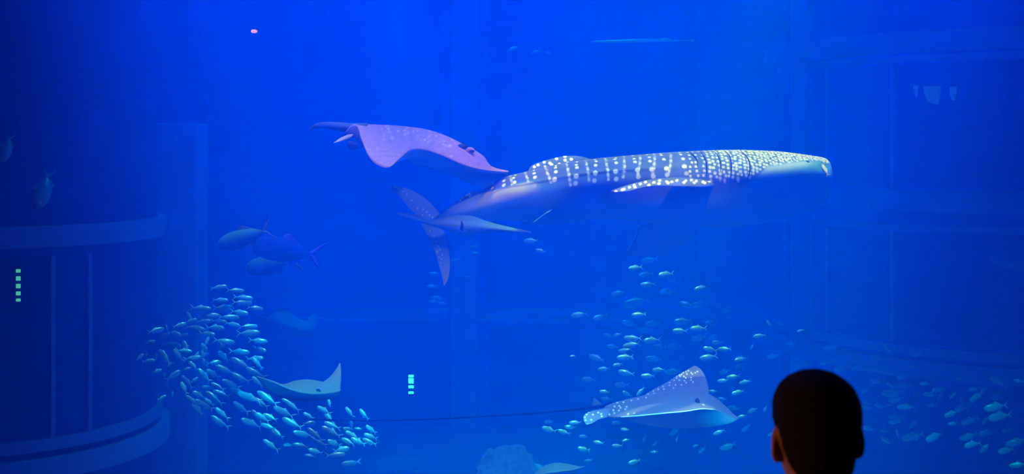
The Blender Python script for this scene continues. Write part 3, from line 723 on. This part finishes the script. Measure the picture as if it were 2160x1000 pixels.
def fish_kind(tag_, mat, fin, depth, width, spread=.165):
    out = []
    for bend in (0.0, .22, -.22):
        bm_, (x0, y0) = fish_body_mesh('body', mat, depth, width, bend)
        tl = tail_mesh('tail_fin', fin, x0, y0, spread)
        ds = fin_mesh('dorsal_fin', [(.10, 0, depth * .86), (.08, 0, depth * 1.25), (.02, 0, depth * 1.42)], [(-.22, y0 * .4, depth * .5), (-.14, y0 * .3, depth * .75), (.0, 0, depth * 1.40)], .012, fin)
        an = fin_mesh('anal_fin', [(-.02, 0, -depth * .85), (-.06, 0, -depth * 1.15), (-.10, 0, -depth * 1.3)], [(-.26, y0 * .5, -depth * .42), (-.2, y0 * .4, -depth * .75), (-.12, 0, -depth * 1.28)], .012, fin)
        ey = bpy.data.meshes.new('eye'); b = bmesh.new(); bmesh.ops.create_uvsphere(b, u_segments=8, v_segments=6, radius=.022)
        for v in b.verts: v.co = Vector((v.co.x + .40, v.co.y * (width * 2.3 / .022 * .5) * .55, v.co.z + .02))
        b.to_mesh(ey); b.free(); ey.materials.append(BLACK)
        out.append((bm_, tl, ds, an, ey))
    return out
SCHOOL = fish_kind('silver', SILVER, FIN, .145, .085)
SLIM = fish_kind('silver', SILVER, FIN, .115, .07)
def put_fish(name, kind, px, py, lpx, ang, Y, label, group, cat='fish', yaw=None, rnd=random, parts=(1, 2, 3, 4), roll=0.0, real=None):
    """a fish whose head points at `ang` degrees in the frame (0 right, 90 up), turned out of the picture plane by yaw"""
    if yaw is None: yaw = rnd.uniform(-28, 28)
    L = lpx * Y / F / max(.5, math.cos(math.radians(yaw)))
    var = kind[rnd.choice((0, 0, 1, 2))]
    a = math.radians(ang); w = math.radians(yaw)
    fx = Vector((math.cos(a) * math.cos(w), math.sin(w), math.sin(a) * math.cos(w)))
    up = Vector((0, 0, 1)) if abs(fx.z) < .97 else Vector((0, 1, 0))
    if abs(math.sin(a)) > .85: up = Vector((-math.copysign(1, math.sin(a)) * math.copysign(1, math.cos(a) or 1), 0, .4))
    sd = up.cross(fx).normalized(); up2 = fx.cross(sd).normalized()
    R_ = Matrix((fx, sd, up2)).transposed().to_4x4()
    c = P(px, py, Y)
    o = bpy.data.objects.new(name, var[0]); C.objects.link(o)
    o.matrix_world = Matrix.Translation(Vector(c)) @ R_ @ Matrix.Rotation(math.radians(roll), 4, 'X') @ Matrix.Scale(L, 4)
    for k in parts:
        p = bpy.data.objects.new(var[k].name.split('.')[0], var[k]); C.objects.link(p); p.parent = o
    tag(o, label, cat, group)
    return o
# --- traced places: crop origin, crop scale, then (x, y, length, heading) in that crop
LEFT = [
 ((280, 580), 5.0, [(905,130,180,8),(1080,165,190,-5),(1160,240,220,-5),(920,265,180,0),(1150,290,210,-4),(720,350,230,-5),(955,345,230,0),(1290,350,170,-10),(1120,395,210,-5),(800,430,230,0),
  (1010,445,220,-3),(590,420,110,-60),(610,490,150,20),(740,490,180,5),(900,490,180,0),(490,530,140,15),(1050,520,180,-8),(1210,545,200,0),(240,585,170,10),(355,540,70,-80),(655,560,230,-8),
  (870,555,210,0),(330,640,140,20),(440,615,160,-10),(535,640,120,15),(780,620,190,-3),(1220,610,250,3),(180,710,130,15),(560,760,150,118),(400,740,250,0),(780,705,110,72),(760,785,150,110),
  (960,700,230,-8),(945,745,110,40),(1320,695,210,-5),(540,800,180,-5),(75,870,110,45),(140,845,80,60),(165,910,150,10),(235,880,110,70),(340,870,210,125),(480,850,170,125),(620,880,200,10),
  (670,850,90,60),(745,840,120,100),(960,860,160,130),(1120,810,230,-3),(855,925,150,5),(740,920,180,115),(1340,785,150,-10),(640,960,150,135),(1290,880,190,5),(1150,940,270,152)]),
 ((320, 740), 5.555, [(165,85,200,120),(300,60,160,130),(1240,150,180,130),(60,240,130,20),(125,310,140,55),(250,290,190,35),(400,220,120,20),(620,290,220,132),(420,370,210,128),(860,225,260,155),(720,270,180,140),
  (500,345,110,40),(1220,265,270,153),(1040,320,250,155),(380,440,170,120),(780,420,200,155),(1240,365,180,135),(940,395,250,150),(240,510,90,85),(120,550,115,30),(660,430,150,170),(480,590,200,135),
  (620,640,260,145),(740,560,280,145),(820,500,220,160),(1150,545,300,155),(1020,480,240,165),(540,690,190,128),(830,740,220,138),(1050,670,240,140),(800,840,270,146),(1240,760,200,140),(1170,850,260,150),
  (560,520,180,150),(670,600,160,145)]),
 ((540, 820), 5.557, [(140,115,310,150),(60,165,220,150),(360,145,130,160),(430,205,230,145),(330,275,280,150),(620,320,150,150),(800,255,190,150),(855,340,190,132),(1100,280,160,130),(1265,305,160,130),
  (80,340,200,145),(170,335,200,160),(430,405,280,155),(150,445,210,165),(620,405,150,5),(900,430,220,160),(700,545,260,142),(560,535,250,160),(890,505,270,153),(1080,470,120,170),(1120,415,110,95),
  (1200,470,100,178),(1350,480,160,140),(1345,560,180,160),(1135,545,210,150),(180,665,240,145),(380,660,130,188),(530,670,190,165),(740,625,220,150),(700,735,180,160),(635,790,135,170),(920,640,180,150),
  (1080,620,180,160),(930,775,240,2),(1000,710,200,10),(1200,620,200,155),(1330,625,180,160),(1120,870,230,180),(860,170,95,105),(250,525,200,150)]),
]
BUCKET = {}
def settle():
    """name the outermost fish of each cluster by their place; the rest cannot be told apart and share the cluster's label"""
    for base, lst in BUCKET.items():
        left_ = lst[:]
        for word, key in (('topmost', lambda q: q[2]), ('lowest', lambda q: -q[2]), ('leftmost', lambda q: q[1]), ('rightmost', lambda q: -q[1])):
            if len(left_) < 4: break
            q = min(left_, key=key); left_.remove(q)
            q[0]['label'] = word + ' ' + base
        for q in left_: q[0]['label'] = base
        for q in lst: q[0]['group'] = base
    BUCKET.clear()
rnd = random.Random(11)
for (ox, oy), sc, lst in LEFT:
    for i, (x, y, l, a) in enumerate(lst):
        px, py, lp = ox + x / sc, oy + y / sc, l / sc
        Y = rnd.uniform(10.75, 12.4)
        level = abs(math.sin(math.radians(a))) < .4
        if py < 645: base = 'blue-silver fish at the peak of the dense left school'
        elif py < 690: base = 'blue-silver fish in the upper rows of the dense left school'
        elif px < 372: base = 'blue-silver fish at the outer left bend of the dense left school'
        elif py < 760 and level: base = 'level blue-silver fish in the middle of the dense left school'
        elif py < 760: base = 'steeply turning fish in the middle of the dense left school'
        elif px < 480: base = 'slanting silver fish left of the grey-brown ray in the left school'
        elif px < 600 and py < 850: base = 'slanting silver fish at the dark wing tip of the grey-brown ray'
        elif px < 640: base = 'slanting silver fish under the dark wing of the grey-brown ray'
        elif py < 885: base = 'silver fish with glinting back right under the grey-brown ray'
        elif px < 720: base = 'silver fish below the thin whip tail in the left school'
        else: base = 'silver fish at the lower right tip of the dense left school'
        o = put_fish('silver_fish', SCHOOL if lp < 36 else SLIM, px, py, lp, a, Y, base, base, rnd=rnd, yaw=rnd.uniform(-22, 22))
        BUCKET.setdefault(base, []).append((o, px, py))
settle()
RIGHT = [
 ((1140, 540), 4.0, [(920,35,150,190),(805,100,130,185),(895,155,140,188),(1065,155,150,183),(1125,205,130,150),(910,240,140,183),(1360,270,140,192),(660,315,140,192),(1075,300,150,183),(810,390,250,192),(1240,415,150,165),
  (1350,412,160,182),(1570,460,110,190),(330,495,150,188),(510,515,140,188),(830,495,130,185),(750,570,140,165),(955,570,145,183),(1205,550,170,182),(1450,560,125,185),(1930,575,80,125),(885,625,140,172),(1180,632,135,178),
  (1335,612,150,180),(575,672,90,165),(650,665,80,195),(780,695,150,180),(940,710,150,183),(1340,690,150,187),(1470,685,120,190),(1495,730,110,180),(1850,675,120,188),(1785,765,60,235),(610,765,100,175),(770,750,150,195),
  (715,795,120,190),(1005,765,120,182),(1130,765,130,180),(1435,790,130,165),(1555,785,115,185),(2115,740,80,185),(265,845,55,0),(480,862,140,165),(715,855,150,183),(960,868,150,175),(1420,855,160,188),(1700,862,120,183),(1965,845,110,190)]),
 ((1200, 750), 5.684, [(680,30,180,180),(2060,45,160,185),(590,110,130,185),(420,160,150,185),(1080,170,160,185),(2060,120,150,200),(690,210,200,170),(1250,190,200,190),
  (1870,190,150,195),(240,285,170,175),(950,245,180,180),(1970,255,170,190),(640,350,190,178),(1850,300,130,190),(2110,315,140,200),(430,435,130,175),(700,460,130,150),(860,430,150,225),(2030,440,170,190),(1970,410,80,105),
  (450,520,140,175),(1730,430,110,180),(1840,520,110,175),(80,805,160,180),(580,805,130,180),(1270,910,160,215),(1800,920,150,205),(2120,870,130,215),(1980,630,160,175),(2080,730,130,195),(670,890,100,180)]),
 ((1120, 740), 3.846, [(150,575,90,178),(150,640,130,160),(270,660,110,160),(320,620,100,175),(430,695,80,175),(550,745,90,175),(700,770,90,178),(430,800,110,165),(470,890,70,185),(770,635,70,170),(920,710,60,245),
  (1010,750,60,220),(1530,660,100,205),(1745,625,80,230),(1390,800,90,225),(1340,770,60,190),(1600,775,140,200),(1950,675,70,200),(1000,820,60,190),(840,900,110,190),(770,725,70,200),(1185,715,50,250),(1800,480,90,210),(1900,470,60,245)]),
 ((1640, 640), 2.777, [(25,118,60,160),(135,160,45,200),(80,235,55,185),(215,270,45,125),(320,255,95,195),(650,270,70,130),(590,315,100,170),(835,290,110,190),(110,330,35,190),(150,355,100,182),(270,352,50,190),(330,338,60,195),
  (460,325,80,210),(465,368,75,215),(370,385,90,182),(540,380,70,185),(605,392,80,165),(800,360,95,175),(745,420,110,192),(680,410,80,175),(590,455,90,175),(555,475,60,140),(670,480,70,150),(865,470,65,180),(740,480,90,188),
  (520,510,70,190),(680,525,140,183),(820,535,60,190),(895,535,80,170),(960,500,90,195),(915,505,45,250),(955,545,60,230),(1030,535,60,230),(1080,555,50,235),(700,560,100,195),(545,575,100,180),(665,595,40,180),(605,600,80,165),
  (755,605,100,185),(905,597,70,180),(530,607,90,175),(690,660,100,180),(700,685,100,200),(800,700,90,220),(540,733,85,165),(630,747,50,185),(705,765,55,105),(795,780,130,195),(640,805,70,150),(920,780,125,195),(1090,430,95,192),
  (1295,455,110,155),(1415,455,60,170),(1150,500,70,200),(1215,500,60,200),(1170,545,110,210),(1310,530,140,195),(1100,600,130,205),(1020,645,100,195),(1280,605,150,188),(1300,660,150,188),(1030,705,65,185),(1130,685,110,205),
  (1220,680,70,240),(1350,740,80,188),(1120,780,110,200),(1230,755,100,195),(1140,825,110,188),(1215,845,80,230),(1400,810,130,195),(1340,860,110,188),(1410,945,100,190)]),
]
rnd = random.Random(23)
for (ox, oy), sc, lst in RIGHT:
    for i, (x, y, l, a) in enumerate(lst):
        px, py, lp = ox + x / sc, oy + y / sc, l / sc
        Y = rnd.uniform(12.6, 14.2) if px < 1950 else rnd.uniform(12.2, 13.4)
        if py < 672 and px < 1700: base = 'blue-green fish under the shark belly above the far wall ledge'
        elif py < 740 and px < 1420: base = 'blue-green fish just below the far wall ledge, left cluster'
        elif py < 740 and px < 1700: base = 'blue-green fish just below the far wall ledge, right cluster'
        elif px < 1340 and py < 860: base = "blue-green fish above the spotted eagle ray's tail"
        elif px < 1340 and py < 925: base = "blue-green fish below the eagle ray's tail fin"
        elif px < 1500 and py < 860: base = "blue-green fish above the eagle ray's raised dotted wing"
        elif px < 1560 and py > 890: base = 'dim blue-green fish under the eagle ray near the bottom edge'
        elif px < 1340: base = 'dim blue-green fish low in the tank left of the eagle ray belly'
        elif px < 1660 and py < 850: base = "blue-green fish between the eagle ray's wing and the visitor's head"
        elif px < 1660: base = "blue-green fish between the eagle ray's snout and the visitor's ear"
        elif px < 1830 and py < 800: base = "blue-green fish just above the visitor's dark head"
        elif px < 1970 and py < 800: base = "blue-green fish up and right of the visitor's head under the bay ledge"
        elif px < 1990 and py < 880: base = "blue-green fish right of the visitor's head at ear height"
        elif px < 1990: base = "blue-green fish right of the visitor's neck"
        elif py < 850: base = 'dim blue-green fish near the right edge under the bay ledge'
        else: base = 'dim blue-green fish in the lower right corner'
        o = put_fish('silver_fish', SCHOOL, px, py, lp, a, Y, base, base, rnd=rnd, yaw=rnd.uniform(-20, 20))
        BUCKET.setdefault(base, []).append((o, px, py))
settle()
# --- strays
rnd = random.Random(5)
for px, py, l, a, Y, lab in ((1121, 508, 34, 183, 13.5, 'small lone fish just under the belly of the spotted shark, upper of two'),
                             (1141, 529, 24, 170, 13.5, 'small lone fish below the shark belly, lower of two'),
                             (999, 521, 16, 185, 17, 'tiny dim fish right of the lower tail lobe'),
                             (1080, 104, 26, 20, 17, 'tiny pale fish high up in the dark open water'),
                             (1128, 110, 20, 15, 18, 'very faint tiny fish high up beside another one'),
                             (1157, 111, 14, -15, 18, 'faintest tiny fish of the three high in the dark water')):
    put_fish('small_fish', SCHOOL, px, py, l, a, Y, lab, None, rnd=rnd, yaw=10)
for px, py, l, a in ((916, 577, 24, 180), (912, 604, 26, 178), (922, 628, 28, 176), (915, 636, 24, 180), (934, 640, 22, 178), (935, 652, 18, 190), (960, 549, 22, 195), (1004, 518, 12, 180), (990, 585, 20, 182), (1003, 534, 20, 180)):
    put_fish('small_fish', SLIM, px, py, l, a, rnd.uniform(17, 19), 'faint tiny fish of the distant cluster below the spotted tail', 'distant cluster below the tail', rnd=rnd, yaw=8)
PALE = fish_kind('pale', plain('pale_yellow_fish', (.9, .85, .5), .5, .3), plain('pale_yellow_fin', (.9, .85, .5), .5, .3), .115, .07)
put_fish('small_fish', PALE, 1741, 359, 27, 112, 10.78, 'small pale yellow fish right at the mouth of the spotted shark', None, rnd=rnd, yaw=25)
# --- three jacks
JK = fish_kind('jack', JACK, DARKSKIN, .15, .085, .2); JB = fish_kind('jackb', JACKB, FINB, .155, .085, .2)
for kd, px, py, l, a, Y, lab in ((JK, 518, 499, 116, 197, 11.6, 'green-backed jack fish leading the group of three'),
                                 (JB, 606, 527, 150, 168, 11.9, 'large blue jack fish with vivid blue tail, middle of three'),
                                 (JK, 577, 556, 116, 188, 12.3, 'dim jack fish lowest of the group of three')):
    o = put_fish('jack_fish', [kd[0]] * 3, px, py, l, a, Y, lab, 'three jack fish above the left school', rnd=rnd, yaw=-12)
    pf = bpy.data.objects.new('pectoral_fin', fin_mesh('pectoral_fin', [(.24, -.075, 0), (.16, -.1, .01), (.04, -.12, -.02)], [(.22, -.075, -.035), (.14, -.1, -.03), (.04, -.12, -.025)], .012, FIN))
    C.objects.link(pf); pf.parent = o
# --- two fish heading straight at the window, far left
for px, py, l, Y, lab in ((13, 312, 60, 10.6, 'dim fish seen head-on above the pier moulding, closest to the left edge'),
                          (92, 398, 80, 10.8, 'dim fish seen head-on with tall fin, just above the pier moulding')):
    o = put_fish('wide_fish', [fish_kind('w', SILVER, FIN, .18, .10)[0]] * 3, px, py, l, 262, Y, lab, 'head-on fish above the round pier', rnd=rnd, yaw=-25)
# --- long slim fish near the surface
def make_slim_fish():
    D = 13.0
    c = catmull([P(1245, 88, D), P(1290, 87.5, D), P(1340, 86, D), P(1395, 85.5, D), P(1428, 85.5, D), P(1446, 86, D)], 50)
    r = np.interp(np.linspace(0, 1, 50), [0, .12, .4, .8, .95, 1], [.004, .014, .02, .014, .006, .003])
    body = tube('slender_fish', c, r, SILVER, None, 10)
    tag(body, 'long slender pale fish high in the dark water', 'fish')
    off = P(1340, 86, D)
    fin = blade('dorsal_fin', [P(1392, 83, D), P(1397, 80.5, D), P(1402, 79.5, D)], [P(1420, 84, D), P(1414, 82, D), P(1406, 80, D)], .006, FIN, body, 8, 5)
    tl = blade('tail_fin', [P(1446, 85.5, D), P(1455, 84, D), P(1464, 82, D)], [P(1446, 86.5, D), P(1456, 87, D), P(1465, 90, D)], .004, FIN, body, 8, 5)
make_slim_fish()

# ------------------------------------------------------------------ rocks on the floor
def make_rock(c, r, seed, label):
    bm = bmesh.new(); bmesh.ops.create_icosphere(bm, subdivisions=5, radius=1)
    from mathutils import noise
    for v in bm.verts:
        k = 1 + .12 * noise.noise(v.co * 1.6 + Vector((seed, 0, 0))) + .08 * noise.noise(v.co * 5 + Vector((0, seed, 0))) + .07 * noise.noise(v.co * 12)
        v.co = Vector((c[0] + v.co.x * r[0] * k, c[1] + v.co.y * r[1] * k, max(-3.80, c[2] + v.co.z * r[2] * k)))
    me = bpy.data.meshes.new('rock'); bm.to_mesh(me); bm.free(); me.materials.append(ROCK)
    o = bpy.data.objects.new('rock', me); C.objects.link(o)
    tag(o, label, 'rock', 'rocks on the tank floor')
make_rock((0.02, 15.6, -3.45), (.95, .8, 1.30), 1.3, 'rough pale rock mound cut by the bottom edge at the centre')
make_rock((-2.1, 20.9, -3.85), (.6, .5, .22), 4.1, 'small dim low rock on the far floor left of the rock mound')
make_rock((2.6, 21.2, -3.85), (.85, .6, .25), 6.6, 'long dim low rock on the far floor right of the rock mound')

# ------------------------------------------------------------------ lamps seen in and through the tank; window reflections as glowing plates
GREENL = glow('green_lamp_glass', (0.15, 0.9, 0.65), 0.6); CYANL = glow('cyan_lamp_glass', (0.05, 0.75, 0.9), 3.0)
PINKL = glow('pink_lamp_glass', (1.0, 0.30, 0.22), 1.3); PALE_GLOW = glow('pale_glow', (0.05, 0.35, 0.6), 0.12)
HOUSING = plain('lamp_housing', (0.03, 0.05, 0.09), .6, .2)
def lamp_row(name, label, px, Y, ys, w, mat, tilt=0):
    c = P(px, (ys[0][0] + ys[-1][1]) / 2, Y); root = empty(name, tuple(c)); tag(root, label, 'lamp')
    parts = []
    lo = P(px - w * .62, ys[-1][1] + 4, Y + .03); hi = P(px + w * .62, ys[0][0] - 4, Y + .03)
    parts.append(box('housing', (lo[0], Y + .012, lo[2]), (hi[0], Y + .03, hi[2]), HOUSING, None, .003))
    for a, b in ys:
        q0 = P(px - w / 2, b, Y); q1 = P(px + w / 2, a, Y)
        parts.append(box('lamp_glass', (q0[0], Y - .01, q0[2]), (q1[0], Y + .012, q1[2]), mat, None, .004))
    adopt(root, parts)
lamp_row('lamp_column', 'column of small green-white lamps in the curved window of the round pier', 38.5, 11.42, [(568, 575), (583, 592), (599, 608), (615, 623), (630, 636)], 9, GREENL)
lamp_row('lamp_column', 'small cyan lamps glowing on the far wall low in the tank', 867, 23.3, [(791, 796), (798, 809), (813, 819), (826, 831)], 11, CYANL)
def small_lamp(label, px, py, Y, r, mat):
    root = empty('small_lamp', tuple(P(px, py, Y))); tag(root, label, 'lamp')
    c = P(px, py, Y)
    a = ball('lamp_glass', c, (r, r * .6, r * .55), mat, None, 12)
    b = box('housing', (c[0] - r * .9, Y + r * .3, c[2] - r * .1), (c[0] + r * .9, Y + r * 1.4, c[2] + r * .75), HOUSING, None, .004)
    cb = tube('cable', [(c[0], Y + r, c[2] + r * .5), (c[0], Y + r, 8.0), (c[0], Y + r, 12.05)], .0015, HOUSING, None, 5)
    adopt(root, [a, b, cb])
small_lamp('small pink lamp glinting high in the water at the upper left', 536, 66, 14.0, .042, PINKL)
small_lamp('tiny lamp dot high on the round bay at the upper right', 2053, 67, 16.3, .014, PALE_GLOW)
def reflection_plate(label, pts, Y):  # reflections in the far window, built as faintly glowing plates
    o = blade('window_reflection', [P(*q, Y) for q in pts[0]], [P(*q, Y) for q in pts[1]], .05, PALE_GLOW, None, 10, 5)
    tag(o, label, 'lamp', 'pale reflections in the upper bay window')
reflection_plate('pale square reflection as a glowing plate in the upper bay window, widest of three', ([(1948, 182), (1950, 200), (1957, 214)], [(1984, 181), (1984, 200), (1978, 222)]), 16.30)
reflection_plate('pale reflection plate left of the widest one in the upper bay window', ([(1926, 180), (1928, 192), (1932, 204)], [(1938, 180), (1937, 192), (1935, 204)]), 16.48)
reflection_plate('pale reflection plate right of the widest one in the upper bay window', ([(2003, 184), (2003, 198), (2008, 212)], [(2018, 182), (2018, 198), (2014, 212)]), 16.15)

# ------------------------------------------------------------------ the visitor
def remeshed(name, pieces, voxel, mat, parent=None, smooth_iter=3):
    """join closed pieces into one continuous skin"""
    bm = bmesh.new()
    for ob in pieces:
        bm.from_mesh(ob.data); me = ob.data; bpy.data.objects.remove(ob); bpy.data.meshes.remove(me)
    me = bpy.data.meshes.new(name); bm.to_mesh(me); bm.free()
    o = bpy.data.objects.new(name, me); C.objects.link(o)
    r = o.modifiers.new('r', 'REMESH'); r.mode = 'VOXEL'; r.voxel_size = voxel
    s = o.modifiers.new('s', 'SMOOTH'); s.iterations = smooth_iter; s.factor = .5
    dg = bpy.context.evaluated_depsgraph_get(); dg.update()
    em = bpy.data.meshes.new_from_object(o.evaluated_get(dg))
    o.modifiers.clear(); o.data = em; bpy.data.meshes.remove(me)
    em.materials.clear(); em.materials.append(mat)
    em.polygons.foreach_set('use_smooth', np.ones(len(em.polygons), dtype=bool))
    em.name = name
    if parent: o.parent = parent
    return o
def oval_loft(rows, m=28, e=2.0):
    """rows: (cx, cy, z, rx, ry)"""
    rows = np.array(rows, float); t = np.linspace(0, 2 * np.pi, m, endpoint=False)
    r = np.array([[(cx + rx * np.sign(np.cos(a)) * abs(np.cos(a)) ** (2 / e), cyy_ + ry * np.sign(np.sin(a)) * abs(np.sin(a)) ** (2 / e), z) for a in t] for cx, cyy_, z, rx, ry in rows])
    return loft('piece', r, None)
def limb(pts, rad, m=14):
    n = 6 * len(pts)
    c = catmull(np.array(pts, float), n)
    return tube('piece', c, np.interp(np.linspace(0, 1, n), np.linspace(0, 1, len(rad)), rad), None, None, m)
SKIN = plain('warm_skin', (0.42, 0.21, 0.10), .55, .3, .15, 30.0)
SKIN.node_tree.nodes['Principled BSDF'].inputs['Subsurface Weight'].default_value = .3
SKIN.node_tree.nodes['Principled BSDF'].inputs['Subsurface Radius'].default_value = (.012, .004, .002)
SKIN.node_tree.nodes['Principled BSDF'].inputs['Subsurface Scale'].default_value = 1.0
HAIR = plain('short_black_hair', (0.018, 0.014, 0.012), .8, .15, .5, 220.0, bump=.8)
SHIRT = plain('dark_shirt', (0.03, 0.025, 0.02), .9, .1, .3, 80.0)
TROUSER = plain('dark_trousers', (0.015, 0.016, 0.02), .9, .1, .3, 90.0)
SHOE = plain('dark_shoe', (0.01, 0.01, 0.01), .5, .3)
def make_visitor():
    X0, Y0 = .588, 2.20
    # all heights in metres above the floor; the crown is at 1.588; the figure faces +Y, towards the tank
    pc = []
    skull = [(0, .0, 1.360, .020, .030), (0, .02, 1.366, .045, .06), (0, .018, 1.385, .056, .078), (0, .012, 1.41, .064, .088), (0, .006, 1.44, .0715, .094),
             (0, 0, 1.47, .0745, .098), (0, -.002, 1.50, .076, .099), (0, -.003, 1.525, .0735, .095), (0, -.004, 1.548, .064, .084), (0, -.004, 1.565, .048, .064), (0, -.004, 1.576, .028, .038), (0, -.004, 1.580, .008, .01)]
    pc.append(oval_loft(skull, 32, 2.15))
    pc.append(oval_loft([(0, -.012, 1.22, .062, .066), (0, -.012, 1.27, .057, .062), (0, -.010, 1.33, .0555, .060), (0, -.006, 1.39, .056, .062), (0, 0, 1.43, .05, .05)], 24))
    pc.append(limb([(0, .095, 1.462), (0, .108, 1.445), (0, .114, 1.432), (0, .096, 1.424)], [.008, .010, .014, .008]))        # nose
    pc.append(limb([(-.022, .092, 1.400), (0, .099, 1.401), (.022, .092, 1.400)], [.004, .007, .004]))                          # lips
    pc.append(limb([(-.022, .091, 1.393), (0, .097, 1.392), (.022, .091, 1.393)], [.004, .008, .004]))
    # ears, standing a little off the head
    for s in (-1, 1):
        dz = 0.0 if s < 0 else .006; s *= 1.03 if s < 0 else 1.06
        A = [(s * .068, .012, 1.468 + dz), (s * .076, .000, 1.470 + dz), (s * .0805, -.010, 1.456 + dz), (s * .081, -.012, 1.434 + dz), (s * .077, -.004, 1.416 + dz), (s * .070, .008, 1.410 + dz)]
        pc.append(limb(A, [.006, .0065, .007, .0065, .007, .005], 10))
        pc.append(limb([(s * .070, .010, 1.468 + dz), (s * .074, .000, 1.448 + dz), (s * .074, .000, 1.430 + dz), (s * .070, .012, 1.424 + dz)], [.008, .008, .0075, .006], 10))
    # trunk, arms, legs
    pc.append(oval_loft([(0, -.01, 1.295, .03, .04), (0, -.01, 1.275, .10, .06), (0, -.01, 1.24, .165, .085), (0, -.005, 1.18, .175, .105), (0, 0, 1.08, .16, .115), (0, 0, .96, .145, .105), (0, 0, .86, .155, .11), (0, -.01, .78, .16, .115), (0, -.01, .73, .13, .1), (0, -.01, .70, .06, .06)], 30))
    for s in (-1, 1):
        pc.append(limb([(s * .15, -.01, 1.245), (s * .19, -.01, 1.20), (s * .205, -.015, 1.08), (s * .215, -.01, .96), (s * .218, .02, .86), (s * .215, .045, .765), (s * .212, .05, .735)], [.05, .055, .046, .038, .036, .027, .024]))
        pc.append(limb([(s * .075, -.01, .80), (s * .088, -.01, .70), (s * .09, .0, .55), (s * .09, .005, .43), (s * .09, -.005, .30), (s * .09, -.012, .16), (s * .09, -.015, .06)], [.075, .082, .068, .052, .052, .038, .034]))
        pc.append(limb([(s * .09, -.05, .035), (s * .092, .02, .036), (s * .096, .10, .028), (s * .098, .15, .022)], [.032, .036, .034, .018]))
        # hand: palm, four fingers, thumb
        hx = s * .21
        pc.append(oval_loft([(hx, .052, .745, .018, .024), (hx, .056, .71, .016, .036), (hx, .060, .675, .015, .040), (hx, .062, .66, .012, .036)], 16))
        for k, (fy, fl) in enumerate(((.030, .058), (.050, .070), (.070, .074), (.090, .064))):
            pc.append(limb([(hx, fy, .672), (hx - s * .004, fy + .002, .672 - fl * .45), (hx - s * .014, fy + .004, .672 - fl * .8), (hx - s * .024, fy + .004, .672 - fl)], [.0092, .0086, .008, .0065], 8))
        pc.append(limb([(hx, .086, .715), (hx - s * .012, .106, .69), (hx - s * .018, .116, .665), (hx - s * .022, .118, .645)], [.012, .011, .0095, .0075], 8))
    for p in pc:
        pass
    root = empty('person', (X0, Y0, -.010))
    tag(root, 'person with short dark hair seen from behind, silhouetted against the water', 'person')
    body = remeshed('body', pc, .0055, SKIN, root, 4)
    # short hair: a close cap over the skull down to the nape, clear of ears and face
    n, m = 40, 72
    t = np.linspace(0, 2 * np.pi, m, endpoint=False)           # 0 = +x, pi/2 = +y (face)
    outline = np.array([(1.38, .060, .066, -.006), (1.41, .0685, .0925, 0.0), (1.43, .0700, .1005, .0), (1.45, .0725, .104, -.001), (1.47, .0762, .106, -.002), (1.495, .0808, .1065, -.003), (1.515, .0812, .105, -.004), (1.535, .0785, .099, -.004),
                        (1.555, .069, .087, -.004), (1.571, .054, .069, -.004), (1.582, .034, .045, -.004), (1.587, .016, .022, -.004), (1.5885, .004, .005, -.004)])
    face = np.clip(np.sin(t), 0, 1)                              # front of the head
    side = np.abs(np.cos(t))
    zlow = np.where(np.sin(t) < 0, 1.388 + .058 * side ** 6, 1.452 + .085 * np.clip(np.sin(t) * 1.6, 0, 1))
    zz = zlow[None, :] + (1.5885 - zlow)[None, :] * (np.linspace(0, 1, n) ** .8)[:, None]
    rx = np.interp(zz, outline[:, 0], outline[:, 1]); ry = np.interp(zz, outline[:, 0], outline[:, 2]); oy = np.interp(zz, outline[:, 0], outline[:, 3])
    fz = np.random.default_rng(2).normal(0, .0006, rx.shape)
    e = 2.15
    px = (rx + fz) * np.sign(np.cos(t)) * np.abs(np.cos(t)) ** (2 / e); py = oy + (ry + fz) * np.sign(np.sin(t)) * np.abs(np.sin(t)) ** (2 / e)
    rings = np.stack([px, py, zz], -1)
    loft('hair', rings, HAIR, root)
    for s in (-1, 1):
        ball('eye', (s * .030, .083, 1.470), (.012, .010, .011), plain('eye_white', (.7, .7, .7), .3, .5), root, 12)
    # shirt with short sleeves and collar
    sp = [oval_loft([(0, -.012, 1.315, .066, .07), (0, -.012, 1.29, .085, .074), (0, -.01, 1.27, .125, .082), (0, -.01, 1.235, .182, .1), (0, -.005, 1.18, .188, .118), (0, 0, 1.08, .174, .128), (0, 0, .96, .162, .12), (0, 0, .86, .168, .124), (0, -.01, .80, .172, .126)], 30)]
    for s in (-1, 1): sp.append(limb([(s * .14, -.01, 1.245), (s * .19, -.01, 1.205), (s * .206, -.014, 1.11), (s * .212, -.012, 1.03)], [.06, .068, .062, .058]))
    remeshed('shirt', sp, .009, SHIRT, root, 4)
    tp = [oval_loft([(0, -.01, .86, .160, .116), (0, -.01, .78, .172, .126), (0, -.01, .71, .15, .115), (0, -.01, .68, .08, .07)], 28)]
    for s in (-1, 1): tp.append(limb([(s * .078, -.01, .80), (s * .09, -.01, .70), (s * .091, 0, .55), (s * .091, .004, .43), (s * .091, -.004, .28), (s * .091, -.012, .07)], [.084, .092, .08, .066, .062, .052]))
    remeshed('trousers', tp, .010, TROUSER, root, 4)
    for s in (-1, 1):
        sh = limb([(s * .09, -.06, .045), (s * .092, .0, .052), (s * .095, .07, .042), (s * .098, .13, .034), (s * .099, .17, .028)], [.036, .045, .045, .042, .022])
        co = np.array([v.co[:] for v in sh.data.vertices]); co[:, 2] = np.maximum(co[:, 2], 0.002)
        sh.data.vertices.foreach_set('co', co.ravel()); sh.data.materials.append(SHOE); sh.name = 'shoe'; sh.parent = root
make_visitor()
